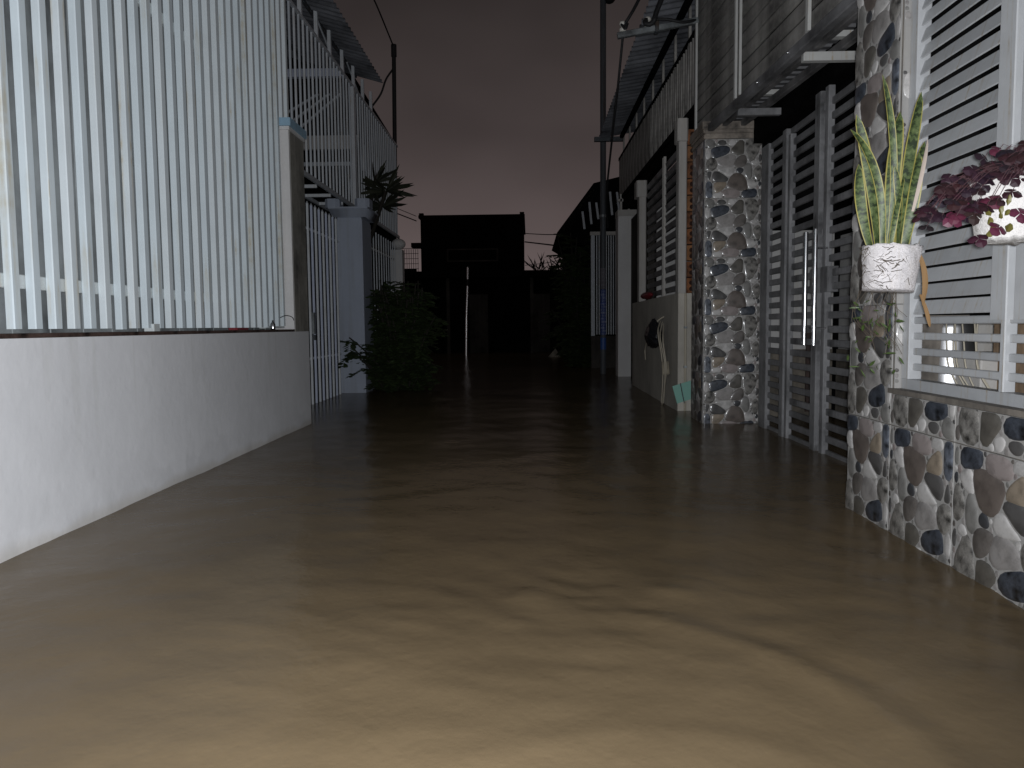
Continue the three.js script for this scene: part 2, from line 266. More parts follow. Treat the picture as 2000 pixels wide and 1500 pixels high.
// ---------------------------------------------------------------- LEFT, near: plastered wall with slatted fence
const XW = -2.29;
{
  const t = thing('boundary_wall', 'low grey plastered wall under the slatted fence, rising from the water on the left', 'wall', [XW, 0, -3]);
  wbox(t, 'wall_panel', mat.plaster, [-2.56, XW, -0.5, 0.966, 2.5, -7.945], 0.006);
  wbox(t, 'sill', mat.sill, [-2.525, XW + 0.004, 0.967, 0.988, 2.5, -7.455], 0.003);
  const c = wbox(t, 'column', mat.whitePlaster, [-2.5, XW, 0.9885, 2.89, -7.458, -7.5], 0.004);
  wbox(t, 'column', mat.greyColumn, [-2.5, XW, 0.967, 2.89, -7.501, -7.945], 0.004);
  wbox(t, 'column_neck', mat.whitePlaster, [-2.52, XW + 0.012, 2.891, 2.925, -7.445, -7.958], 0.004);
  wbox(t, 'column_cap', mat.blueCap, [-2.54, XW + 0.03, 2.926, 3.0, -7.425, -7.975], 0.008);

  const f = thing('slatted_fence', 'tall fence of pale blue vertical steel slats standing on the low grey wall', 'fence', [-2.38, 1, -3]);
  const SH = {};
  for (let i = 0, z = -1.0; z > -7.72; z -= 0.155, i++) {
    const zz = z - 0.028 + rr(-0.004, 0.004), past = zz < -7.44, y0 = past ? 3.02 : 1.008 + (z < -7 ? 0.012 : 0) + (rnd() < 0.12 ? rr(-0.006, 0.004) : 0), y1 = 5.1;
    piece(f, 'slat', bar('y', y1 - y0, 0.043, 0.058, 0.005, (i % 5) * 0.37), mat.slat[Math.floor(rnd() * 3)], [-2.381, (y0 + y1) / 2, zz], [0, rr(-0.02, 0.02), 0]);
  }
  for (const y of [1.232, 3.05, 4.9]) piece(f, 'rail', bar('z', 8.9, 0.03, 0.068), mat.rail, [-2.4185, y, -3.3]);
  wp(f, 'foot_bracket', box(-2.41, -2.345, 0.989, 1.035, -4.84, -4.76), mat.rail);
  wp(f, 'end_board', box(-2.44, -2.38, 1.0, 1.018, -6.9, -7.45), mat.rail);
  wp(f, 'wire_tie', tube([[-2.335, 1.1, -7.18], [-2.31, 1.12, -7.27], [-2.285, 1.1, -7.4], [-2.285, 1.075, -7.43]], 0.004, 12, 5), mat.rubber);
  const h = thing('house', 'blue grey house front in shadow behind the slatted fence', 'house', [-2.75, 0, -3]);
  wbox(h, 'wall', mat.backing, [-2.9, -2.53, 0.95, 5.3, 2.5, -7.7]);
  for (let i = 0; i < 22; i++) wp(h, 'panel_rib', box(-2.528, -2.52, 0.96, 5.2, -1 - i * 0.3, -1.02 - i * 0.3, 0.002), mat.backing);
  const r1 = thing('plastic_packet', 'small dull red packet lying on the sill under the slatted fence', 'packet', [-2.5, 1, -6.5]);
  wp(r1, 'packet', box(-2.51, -2.43, 0.9885, 1.03, -6.35, -6.62, 0.012), mat.red);
  const b1 = thing('steel_bottle', 'tiny shiny steel bottle standing on the sill near the white column', 'bottle', [-2.46, 0.99, -6.98]);
  wp(b1, 'bottle', new THREE.LatheGeometry([[0, 0], [0.02, 0], [0.022, 0.01], [0.022, 0.05], [0.008, 0.07], [0.008, 0.085], [0, 0.085]].map((p) => new THREE.Vector2(...p)), 14).translate(-2.34, 0.9885, -6.98), mat.chrome);
}

// ---------------------------------------------------------------- LEFT, further: gate, blue pillar, upper grille, canopy
{
  const g = thing('bar_gate', 'white gate of thin vertical bars between the grey wall and the pale blue pillar', 'gate', [-2.85, 0, -10]);
  for (let z = -8.15, i = 0; z > -11.62; z -= 0.183, i++) {
    piece(g, 'bar', bar('y', 2.86, 0.03, 0.03, 0.004, (i % 4) * 0.3), i % 2 ? mat.blueBar : mat.whiteBar[0], [-2.85, 1.17, z]);
    piece(g, 'bar_tip', cache.tip ??= new THREE.ConeGeometry(0.021, 0.035, 4).rotateY(Math.PI / 4), mat.whiteBar[1], [-2.85, 2.618, z]);
  }
  for (const y of [2.29, 0.6]) piece(g, 'rail', bar('z', 3.5, 0.022, 0.03), mat.whiteBar[0], [-2.873, y, -9.87]);
  wp(g, 'latch', box(-2.835, -2.8, 0.92, 1.2, -9.98, -10.03), mat.galv);
  wp(g, 'padlock', box(-2.83, -2.79, 0.84, 0.91, -9.96, -10.04, 0.012), mat.pole);

  const p = thing('pale_blue_pillar', 'square pale blue gate pillar with a flared cap, standing in the water on the left', 'pillar', [-2.7, 0, -12]);
  wbox(p, 'shaft', mat.bluePlaster, [-2.897, -2.506, -0.5, 2.62, -11.66, -12.3], 0.006);
  wbox(p, 'neck', mat.bluePlaster, [-2.885, -2.518, 2.62, 2.655, -11.672, -12.288], 0.004);
  const fl = new THREE.CylinderGeometry(0.5, 0.42, 0.12, 4, 1).rotateY(Math.PI / 4); fl.scale(0.83, 1, 1.15); fl.translate(-2.7, 2.715, -11.98);
  wp(p, 'cap_flare', metricUV(fl), mat.bluePlaster);
  wbox(p, 'cap_slab', mat.bluePlaster, [-3.0, -2.4, 2.775, 2.8, -11.57, -12.39], 0.006);
  for (const x of [-2.95, -2.5]) { wp(p, 'cap_block', box(x - 0.11, x + 0.11, 2.801, 2.93, -11.62, -11.95, 0.05), mat.bluePlaster); }

  const u = thing('upper_grille', 'high grille of thin white vertical bars over the gate and blue pillar', 'grille', [-2.8, 3, -12]);
  for (let z = -7.95, i = 0; z > -16.6; z -= 0.19, i++) {
    if (Math.abs(z + 12.55) < 0.09) continue;
    piece(u, 'bar', bar('y', 1.9, 0.026, 0.025, 0.003, (i % 4) * 0.4), mat.whiteBar[i % 2], [-2.8, 3.9, z]);
  }
  for (const [y, b] of [[2.93, 0.06], [4.85, 0.045]]) piece(u, 'rail', bar('z', 8.8, 0.04, b), mat.whiteBar[1], [-2.8, y, -12.3]);
  wp(u, 'post', box(-2.84, -2.77, 2.82, 4.83, -12.5, -12.6), mat.whiteBar[0]);
  for (const z of [-8.9, -9.73, -10.47, -11.15, -11.89, -12.63, -13.32, -14.0]) piece(u, 'strut', bar('y', 0.34, 0.05, 0.06), mat.whiteBar[0], [-2.8, 5.02, z]);
  for (const z of [-9.0, -11.2, -12.9]) wp(u, 'brace', beam([-2.83, 5.15, z + 0.55], [-2.83, 4.87, z - 0.35], 0.02, 0.025), mat.whiteBar[1]);
  for (let z = -8.2; z > -12.4; z -= 0.72) { piece(u, 'shelf_bar', bar('x', 0.36, 0.035, 0.045), mat.whiteBar[0], [-3.0, 2.885, z]); }
  piece(u, 'shelf_rail', bar('z', 4.4, 0.04, 0.05), mat.whiteBar[1], [-3.2, 2.885, -10.2]);

  const ro = thing('canopy_roof', 'corrugated sheet canopy sloping out over the left side of the alley', 'roof', [-3, 5.2, -8]);
  wp(ro, 'corrugated_sheet', corrugated(-2.42, 5.08, -4.3, 5.62, -3.5, -13.19, 0.16, 0.03), mat.tin);
  for (const [x, y] of [[-2.86, 5.175], [-3.7, 5.41]]) wp(ro, 'purlin', beam([x, y, -3.5], [x, y, -13.1], 0.04, 0.05), mat.pole);

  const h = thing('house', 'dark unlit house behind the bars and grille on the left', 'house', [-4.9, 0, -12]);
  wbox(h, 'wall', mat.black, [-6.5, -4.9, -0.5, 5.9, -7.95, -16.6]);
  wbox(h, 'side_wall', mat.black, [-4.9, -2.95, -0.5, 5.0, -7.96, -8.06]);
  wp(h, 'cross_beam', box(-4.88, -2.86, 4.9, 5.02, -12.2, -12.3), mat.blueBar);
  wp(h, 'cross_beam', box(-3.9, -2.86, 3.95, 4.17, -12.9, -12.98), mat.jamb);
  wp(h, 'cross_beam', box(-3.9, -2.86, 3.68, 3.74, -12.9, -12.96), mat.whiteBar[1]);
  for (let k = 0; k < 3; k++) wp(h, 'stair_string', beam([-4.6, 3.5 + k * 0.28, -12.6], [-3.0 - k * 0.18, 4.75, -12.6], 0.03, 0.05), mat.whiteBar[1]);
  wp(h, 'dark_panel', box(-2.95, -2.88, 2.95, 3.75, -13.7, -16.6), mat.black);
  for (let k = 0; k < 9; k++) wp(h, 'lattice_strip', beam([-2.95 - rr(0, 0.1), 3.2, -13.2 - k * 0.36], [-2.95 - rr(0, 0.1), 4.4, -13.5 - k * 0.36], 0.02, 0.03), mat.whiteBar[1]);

  const f2 = thing('bar_fence', 'low fence of white vertical bars beyond the pale blue pillar, half hidden by the bush', 'fence', [-2.75, 0, -14]);
  for (let z = -12.5, i = 0; z > -15.9; z -= 0.24, i++) piece(f2, 'bar', bar('y', 2.2, 0.02, 0.02), mat.whiteBar[i % 2], [-2.75, 1.6, z]);
  for (const y of [2.39, 0.75]) piece(f2, 'rail', bar('z', 3.6, 0.022, 0.03), mat.whiteBar[0], [-2.772, y, -14.1]);
  wbox(f2, 'base_wall', mat.darkWall, [-2.85, -2.68, -0.5, 0.5, -12.31, -16.5]);
  const p2 = thing('white_gate_post', 'slim pale post with a rounded cap ending the bar fence beyond the bush', 'post', [-2.72, 0, -16]);
  wbox(p2, 'shaft', mat.whitePlaster, [-2.85, -2.62, -0.5, 2.6, -16.0, -16.25]);
  wp(p2, 'cap', new THREE.SphereGeometry(0.15, 16, 12).scale(1, 0.75, 1).translate(-2.71, 2.72, -16.1), mat.whitePlaster);

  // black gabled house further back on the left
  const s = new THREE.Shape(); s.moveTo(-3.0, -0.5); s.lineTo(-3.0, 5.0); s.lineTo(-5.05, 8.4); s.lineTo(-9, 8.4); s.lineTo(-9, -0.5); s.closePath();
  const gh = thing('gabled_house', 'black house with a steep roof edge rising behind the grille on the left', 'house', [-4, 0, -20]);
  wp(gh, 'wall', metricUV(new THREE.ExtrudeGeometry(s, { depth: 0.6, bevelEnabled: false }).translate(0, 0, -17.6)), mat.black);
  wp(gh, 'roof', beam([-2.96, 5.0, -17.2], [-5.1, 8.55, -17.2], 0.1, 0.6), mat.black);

  const pl = thing('wire_post', 'short black service post with wires at the roof edge on the left', 'post', [-2.85, 4.8, -16.8]);
  wp(pl, 'post', rod([-2.88, 3.3, -16.8], [-2.84, 6.9, -16.8], 0.045), mat.rubber);
  wp(pl, 'post_cap', rod([-2.84, 6.75, -16.8], [-2.84, 7.0, -16.8], 0.06), mat.rubber);
  const w = solo('service_wire', mergeGeometries([tube([[-2.84, 6.95, -16.8], [-2.95, 7.3, -15.8], [-2.9, 7.3, -13.6], [-2.55, 7.4, -11]], 0.016, 30, 5)]), mat.rubber, 'black twisted service wire rising from the short post at the left roof edge', 'wire');
  const w2 = solo('service_wire', tube([[-2.86, 6.5, -16.8], [-3.0, 6.25, -16.7], [-3.12, 5.95, -16.7], [-3.35, 5.7, -16.8]], 0.022, 20, 5), mat.rubber, 'short drooping wire between the left service post and the black gable', 'wire');
}

// ---------------------------------------------------------------- leaves
function leaves(list) { // each: {p, d (tip direction), n (face normal), l, w, c}
  const pos = [], col = [], nor = [];
  const side = new THREE.Vector3(), q = new THREE.Vector3();
  for (const f of list) {
    side.copy(f.d).cross(f.n).normalize();
    const P = (t, s, b) => q.copy(f.p).addScaledVector(f.d, t * f.l).addScaledVector(side, s * f.w / 2).addScaledVector(f.n, b * f.l).toArray();
    const a = P(0, 0, 0), l1 = P(0.38, 1, -0.05), r1 = P(0.38, -1, -0.05), m = P(0.5, 0, 0.06), l2 = P(0.72, 0.8, -0.08), r2 = P(0.72, -0.8, -0.08), e = P(1, 0, -0.06);
    for (const tr of [[a, l1, m], [a, m, r1], [l1, l2, m], [m, r2, r1], [l2, e, m], [m, e, r2]]) for (const v of tr) { pos.push(...v); col.push(...f.c); nor.push(f.n.x, f.n.y, f.n.z); }
  }
  const g = new THREE.BufferGeometry(); g.setAttribute('position', new THREE.Float32BufferAttribute(pos, 3)); g.setAttribute('color', new THREE.Float32BufferAttribute(col, 3)); g.computeVertexNormals(); return g;
}
const V = (x, y, z) => new THREE.Vector3(x, y, z);
const rdir = () => V(rr(-1, 1), rr(-1, 1), rr(-1, 1)).normalize();
function sprays(base, stems, opt) { // arching stems with side twigs of small round leaves
  const L = [], T = [];
  for (const [tip, bend] of stems) {
    const B = V(...base).add(V(rr(-0.12, 0.12), 0, rr(-0.15, 0.15))), C = B.clone().lerp(V(...tip), 0.5).add(V(...bend)), E = V(...tip), cv = new THREE.QuadraticBezierCurve3(B, C, E);
    T.push(new THREE.TubeGeometry(cv, 10, 0.012, 5));
    for (let t = opt.from ?? 0.15; t < 1; t += opt.step ?? 0.06) {
      const p = cv.getPoint(t), tg = rdir().setY(rr(-0.35, 0.35)).normalize(), len = rr(0.18, 0.36) * (opt.twig ?? 1);
      for (let k = 0; k <= 6; k++) for (const sg of [-1, 1]) {
        const at = p.clone().addScaledVector(tg, len * (k + 1) / 7).add(V(0, -0.06 * (k / 6) ** 2, 0)), out = tg.clone().cross(V(0, 1, 0)).normalize().multiplyScalar(sg).addScaledVector(tg, 0.5).add(V(0, rr(-0.35, 0.1), 0)).normalize();
        const n = V(rr(-0.5, 0.5), 1, rr(-0.5, 0.5)).normalize(), c = rr(0.55, 1.35);
        L.push({ p: at, d: out, n, l: rr(0.05, 0.085) * (opt.leaf ?? 1), w: rr(0.032, 0.05) * (opt.leaf ?? 1), c: [c, c, c * rr(0.8, 1.1)] });
      }
    }
  }
  return [leaves(L), mergeGeometries(T)];
}
{
  const stems = [];
  for (let i = 0; i < 70; i++) { const h = Math.pow(rnd(), 0.6) * 1.65 + 0.1, s = Math.sin(Math.min(1, h / 1.75) * Math.PI) * 0.25 + 0.42 - h * 0.06; stems.push([[-2.08 + rr(-s, s), h, -12.25 + rr(-0.5, 0.55)], [rr(-0.15, 0.15), 0.25, rr(-0.1, 0.1)]]); }
  stems.push([[-2.72, 0.85, -11.55], [0.1, 0.2, 0.2]], [[-2.66, 0.62, -11.5], [0.1, 0.2, 0.2]], [[-2.68, 0.7, -11.56], [0.1, 0.1, 0.2]], [[-1.5, 1.15, -12.2], [0, 0.2, 0]]);
  const b = thing('bush', 'dark leafy bush standing in the water in front of the pale blue pillar', 'bush', [-2.1, 0, -12.2]);
  const [lf, st] = sprays([-2.1, -0.3, -12.25], stems, { step: 0.055, from: 0.3, leaf: 1.6, twig: 0.9 });
  wp(b, 'foliage', lf, mat.bush); wp(b, 'stems', st, mat.stem);

  // sword-leaved plant high up at the corner of the left house
  const d = thing('screw_pine', 'dark spiky plant with sword leaves in front of the high white grille', 'plant', [-2.5, 0, -13.3]);
  const L = [];
  for (const [cx, cy, cz, n] of [[-2.62, 3.45, -13.3, 26], [-2.42, 3.3, -13.2, 26], [-2.5, 3.05, -13.3, 18]]) for (let i = 0; i < n; i++) {
    const a = rr(0, 6.28), e = rr(-0.25, 1.2), dd = V(Math.cos(a) * Math.cos(e), Math.sin(e), Math.sin(a) * Math.cos(e) * 0.7).normalize(), c = rr(0.5, 1.3);
    L.push({ p: V(cx, cy, cz), d: dd, n: V(-dd.y * Math.cos(a), 1, -dd.y * Math.sin(a)).normalize(), l: rr(0.3, 0.55), w: rr(0.028, 0.042), c: [c, c, c] });
  }
  wp(d, 'crown', leaves(L), mat.frond);
  wp(d, 'trunk', mergeGeometries([tube([[-2.92, -0.4, -13.6], [-2.92, 1.4, -13.6], [-2.8, 2.75, -13.4], [-2.62, 3.45, -13.3]], 0.03, 16, 7), tube([[-2.9, 2.2, -13.6], [-2.62, 2.8, -13.3], [-2.42, 3.3, -13.2]], 0.035, 12, 7)]), mat.stem);
}

// ---------------------------------------------------------------- pebble tiles
const TW = 0.557, TH = 0.575;
// outline of each pebble in one tile as [colour, points in hundredths of the tile, measured from its upper left corner]
const E_ = (c, cx, cy, rx, ry, rot = 0) => { const p = [], k = 9; for (let i = 0; i < k; i++) { const a = i / k * 6.283, r = 1 + 0.09 * Math.sin(a * 2 + cx) + 0.07 * Math.sin(a * 3 + cy), x = Math.cos(a) * rx * r, y = Math.sin(a) * ry * r; p.push([cx + x * Math.cos(rot) - y * Math.sin(rot), cy + x * Math.sin(rot) + y * Math.cos(rot)]); } return [c, p]; };
const Z = (c, pts) => [c, pts.map(([x, y]) => [(x - 90) / 10.4, (y - 90) / 11.7])];
const PEB = [
  E_('char', 29.8, 6.6, 8.2, 3.8), Z('navy', [[215, 300], [330, 245], [480, 240], [535, 290], [500, 370], [380, 430], [250, 460], [225, 390]]),
  Z('olive', [[720, 135], [790, 150], [796, 270], [785, 375], [640, 385], [572, 310], [640, 220]]), Z('mottle', [[840, 160], [930, 112], [1020, 140], [1075, 250], [1060, 350], [1010, 440], [960, 525], [890, 510], [850, 390], [835, 270]]),
  Z('grey', [[120, 120], [220, 110], [270, 160], [240, 260], [170, 270], [120, 210]]), E_('pale', 5, 24.5, 4, 8.5), Z('mottle', [[135, 520], [215, 460], [290, 520], [295, 640], [230, 700], [130, 690], [118, 600]]),
  Z('lightgrey', [[335, 480], [450, 440], [560, 402], [640, 450], [620, 560], [570, 640], [430, 640], [330, 570]]), Z('umber', [[800, 415], [840, 480], [832, 590], [780, 635], [700, 645], [612, 620], [660, 500], [720, 440]]),
  E_('black', 61.5, 53.4, 6.2, 4.4), Z('pale', [[330, 690], [400, 670], [560, 650], [615, 700], [590, 790], [510, 820], [430, 760]]), E_('grey', 76, 54.5, 6.8, 13.5), Z('mottle', [[1000, 690], [1080, 630], [1110, 680], [1110, 860], [1070, 930], [1010, 860], [975, 760]]),
  E_('pale', 87, 40.5, 6, 3.6), Z('char', [[140, 745], [205, 740], [195, 830], [165, 890], [140, 840]]), Z('char', [[270, 738], [330, 738], [430, 800], [512, 882], [440, 935], [330, 930], [265, 915], [232, 840]]),
  Z('brown', [[600, 800], [665, 780], [765, 800], [820, 880], [862, 1000], [850, 1080], [740, 1098], [640, 1090], [512, 1022], [545, 900]]), Z('pale', [[870, 905], [950, 900], [1040, 1000], [980, 1060], [900, 1068]]),
  Z('navymottle', [[120, 970], [165, 930], [218, 975], [225, 1100], [222, 1215], [170, 1258], [118, 1230], [112, 1100]]), Z('tan', [[275, 965], [380, 935], [478, 952], [470, 1010], [400, 1090], [310, 1140], [275, 1110]]),
  Z('pale', [[255, 1180], [340, 1150], [420, 1170], [400, 1235], [270, 1245]]), Z('rose', [[440, 1110], [540, 1080], [700, 1105], [720, 1190], [690, 1235], [500, 1235], [430, 1190]]),
  Z('navy', [[770, 1190], [800, 1115], [900, 1090], [1005, 1085], [1032, 1130], [1015, 1225], [900, 1248], [800, 1250]]), E_('umber', 96.5, 7.5, 3, 5.5), E_('char', 96.8, 33, 2.6, 6.5), E_('grey', 96.3, 91, 2.8, 6.5), E_('pale', 47.5, 6.5, 6, 4.5), E_('rose', 89.5, 72, 0, 0), E_('black', 96.5, 76, 2.3, 4),
].filter(([, p]) => Math.hypot(p[0][0] - p[4][0], p[0][1] - p[4][1]) > 2);
const PC = { char: [0.085, 0.082, 0.08], navy: [0.042, 0.048, 0.06], olive: [0.1, 0.092, 0.08], mottle: [0.16, 0.152, 0.14], grey: [0.19, 0.185, 0.175], lightgrey: [0.27, 0.255, 0.245], pale: [0.46, 0.445, 0.43], umber: [0.125, 0.113, 0.104], black: [0.045, 0.047, 0.052], brown: [0.12, 0.1, 0.088], navymottle: [0.09, 0.1, 0.12], tan: [0.26, 0.215, 0.165], rose: [0.26, 0.225, 0.215] };
const pebMat = Object.fromEntries(Object.entries(PC).map(([k, c]) => [k, M('glazed pebble ' + k, c.map((v) => v * (/mottle|navy/.test(k) ? 1.7 : 1.15)), { map: /mottle|navy/.test(k) ? C_STONE : C_PEB, mapM: /mottle|navy/.test(k) ? 0.22 : 0.35, rough: 0.35, coat: 0.6, coatRough: 0.12, bump: BUMP, bumpM: 0.2, bumpScale: 0.0006 })]));
function pebbleGeo(pts, w, h, k, bx0, bx1, by0, by1, off) { // smooth dome over an outline; lies in the xy plane, bulges to +z
  const cv = new THREE.CatmullRomCurve3(pts.map(([x, y]) => V(x / 100 * w, (1 - y / 100) * h, 0)), true), n = 16, P = cv.getSpacedPoints(n).slice(0, n);
  const c = P.reduce((a, p) => a.add(p), V(0, 0, 0)).multiplyScalar(1 / n), size = Math.min(...P.map((p) => p.distanceTo(c)));
  const pos = [], uv = [], idx = [], put = (x, y, z) => { pos.push(clamp(x, bx0, bx1), clamp(y, by0, by1), z); uv.push(x + off, y + off * 2.3); };
  const H = Math.min(0.0075, size * 0.2) * k; for (const p of P) p.sub(c).multiplyScalar(1.12).add(c);
  for (const [s, z] of [[1, 0], [0.93, 0.5], [0.72, 0.86], [0.4, 0.97]]) for (const p of P) put(lerp(c.x, p.x, s), lerp(c.y, p.y, s), z * H);
  put(c.x, c.y, H);
  for (let r = 0; r < 3; r++) for (let i = 0; i < n; i++) { const a = r * n + i, b = r * n + (i + 1) % n; idx.push(a, b, a + n, b, b + n, a + n); }
  for (let i = 0; i < n; i++) idx.push(3 * n + i, 3 * n + (i + 1) % n, 4 * n);
  // outlines run clockwise on the page; make the dome face +z
  const A = V(pos[0], pos[1], 0), area = P.reduce((s, p, i) => { const q = P[(i + 1) % n]; return s + p.x * q.y - q.x * p.y; }, 0);
  if (area < 0) for (let i = 0; i < idx.length; i += 3) [idx[i], idx[i + 1]] = [idx[i + 1], idx[i]];
  const g = new THREE.BufferGeometry(); g.setAttribute('position', new THREE.Float32BufferAttribute(pos, 3)); g.setAttribute('uv', new THREE.Float32BufferAttribute(uv, 2)); g.setIndex(idx); g.computeVertexNormals(); return g;
}
// small pebbles that fill the space between the large ones
const FILL = [];
{
  const polys = PEB.map(([, p]) => { const cx = p.reduce((a, q) => a + q[0], 0) / p.length, cy = p.reduce((a, q) => a + q[1], 0) / p.length; return p.map(([x, y]) => [cx + (x - cx) * 1.13, cy + (y - cy) * 1.13]); });
  const dist = (x, y, p) => { let d = 1e9, inside = false; for (let i = 0, j = p.length - 1; i < p.length; j = i++) { const [ax, ay] = p[i], [bx, by] = p[j], t = clamp(((x - ax) * (bx - ax) + (y - ay) * (by - ay)) / ((bx - ax) ** 2 + (by - ay) ** 2), 0, 1); d = Math.min(d, Math.hypot(x - ax - t * (bx - ax), y - ay - t * (by - ay))); if ((ay > y) !== (by > y) && x < (bx - ax) * (y - ay) / (by - ay) + ax) inside = !inside; } return inside ? -d : d; };
  for (let k = 0; k < 34; k++) {
    let best = null;
    for (let x = 2; x < 98.5; x += 1.1) for (let y = 2; y < 98.5; y += 1.1) { const d = Math.min(x, 100 - x, y, 100 - y, ...polys.map((p) => dist(x, y, p))); if (!best || d > best[2]) best = [x, y, d]; }
    if (best[2] < 1.5) break;
    const r = best[2] - 0.35, e = E_(pick(['pale', 'grey', 'lightgrey', 'rose', 'char', 'pale', 'lightgrey', 'umber']), best[0], best[1], r, r, rr(0, 3));
    FILL.push(e); polys.push(e[1]);
  }
}
const fillers = new Map();
function addFillers(t) { const o = wp(t, 'small_pebbles', mergeGeometries(fillers.get(t)), pebFill); o.userData.kind = 'stuff'; }
const pebFill = M('small glazed pebbles', [1, 1, 1], { vc: true, map: C_PEB, mapM: 0.3, rough: 0.35, coat: 0.6, coatRough: 0.12 });
// one tile with its pebbles; face 'x' looks to -x (page right = towards the viewer), face 'z' looks to +z
let pebTotal = 0;
function tile(parent, face, corner, { u0 = 0, u1 = 1, v0 = 0, v1 = 1, turn = false, flat = 1 } = {}) {
  const gap = 0.0025, w = TW, h = TH;
  const X0 = u0 * w + gap, X1 = u1 * w - gap, Y0 = v0 * h + gap, Y1 = v1 * h - gap; // in tile coordinates, y up
  const slab = bar('y', Y1 - Y0, X1 - X0, 0.008, 0.0012).clone(); slab.translate((X0 + X1) / 2, (Y0 + Y1) / 2, 0.004);
  const rot = face === 'x' ? [0, -Math.PI / 2, 0] : face === 'x+' ? [0, Math.PI / 2, 0] : [0, 0, 0];
  const t = piece(parent, 'tile', metricUV(slab), mat.mortar, corner, rot);
  for (const [k, pts] of PEB) {
    const q = turn ? pts.map(([x, y]) => [100 - x, 100 - y]) : pts;
    const xs = q.map((p) => p[0] / 100 * w), ys = q.map((p) => (1 - p[1] / 100) * h), mx = (Math.min(...xs) + Math.max(...xs)) / 2, my = (Math.min(...ys) + Math.max(...ys)) / 2;
    if (mx < X0 + 0.006 || mx > X1 - 0.006 || my < Y0 + 0.006 || my > Y1 - 0.006) continue;
    const m = new THREE.Mesh(pebbleGeo(q, w, h, flat, X0 + 0.001, X1 - 0.001, Y0 + 0.001, Y1 - 0.001, turn ? 0.31 : 0), pebMat[k]);
    m.name = 'pebble'; m.position.z = 0.0075; m.castShadow = m.receiveShadow = true; t.add(m); pebTotal++;
  }
  if (!fillers.has(parent)) fillers.set(parent, []);
  const mtx = new THREE.Matrix4().compose(V(...corner), new THREE.Quaternion().setFromEuler(new THREE.Euler(...rot)), V(1, 1, 1)).multiply(new THREE.Matrix4().makeTranslation(0, 0, 0.0075));
  for (const [k, pts] of FILL) {
    const q = turn ? pts.map(([x, y]) => [100 - x, 100 - y]) : pts, mx = q.reduce((a, p) => a + p[0], 0) / q.length / 100 * w, my = (1 - q.reduce((a, p) => a + p[1], 0) / q.length / 100) * h;
    if (mx < X0 + 0.004 || mx > X1 - 0.004 || my < Y0 + 0.004 || my > Y1 - 0.004) continue;
    const g = pebbleGeo(q, w, h, flat, X0 + 0.001, X1 - 0.001, Y0 + 0.001, Y1 - 0.001, 0.1), c = PC[k].map((v) => v * 1.2);
    g.setAttribute('color', new THREE.Float32BufferAttribute(Array.from({ length: g.attributes.position.count }, () => c).flat(), 3)); g.applyMatrix4(mtx); fillers.get(parent).push(g);
  }
  return t;
}
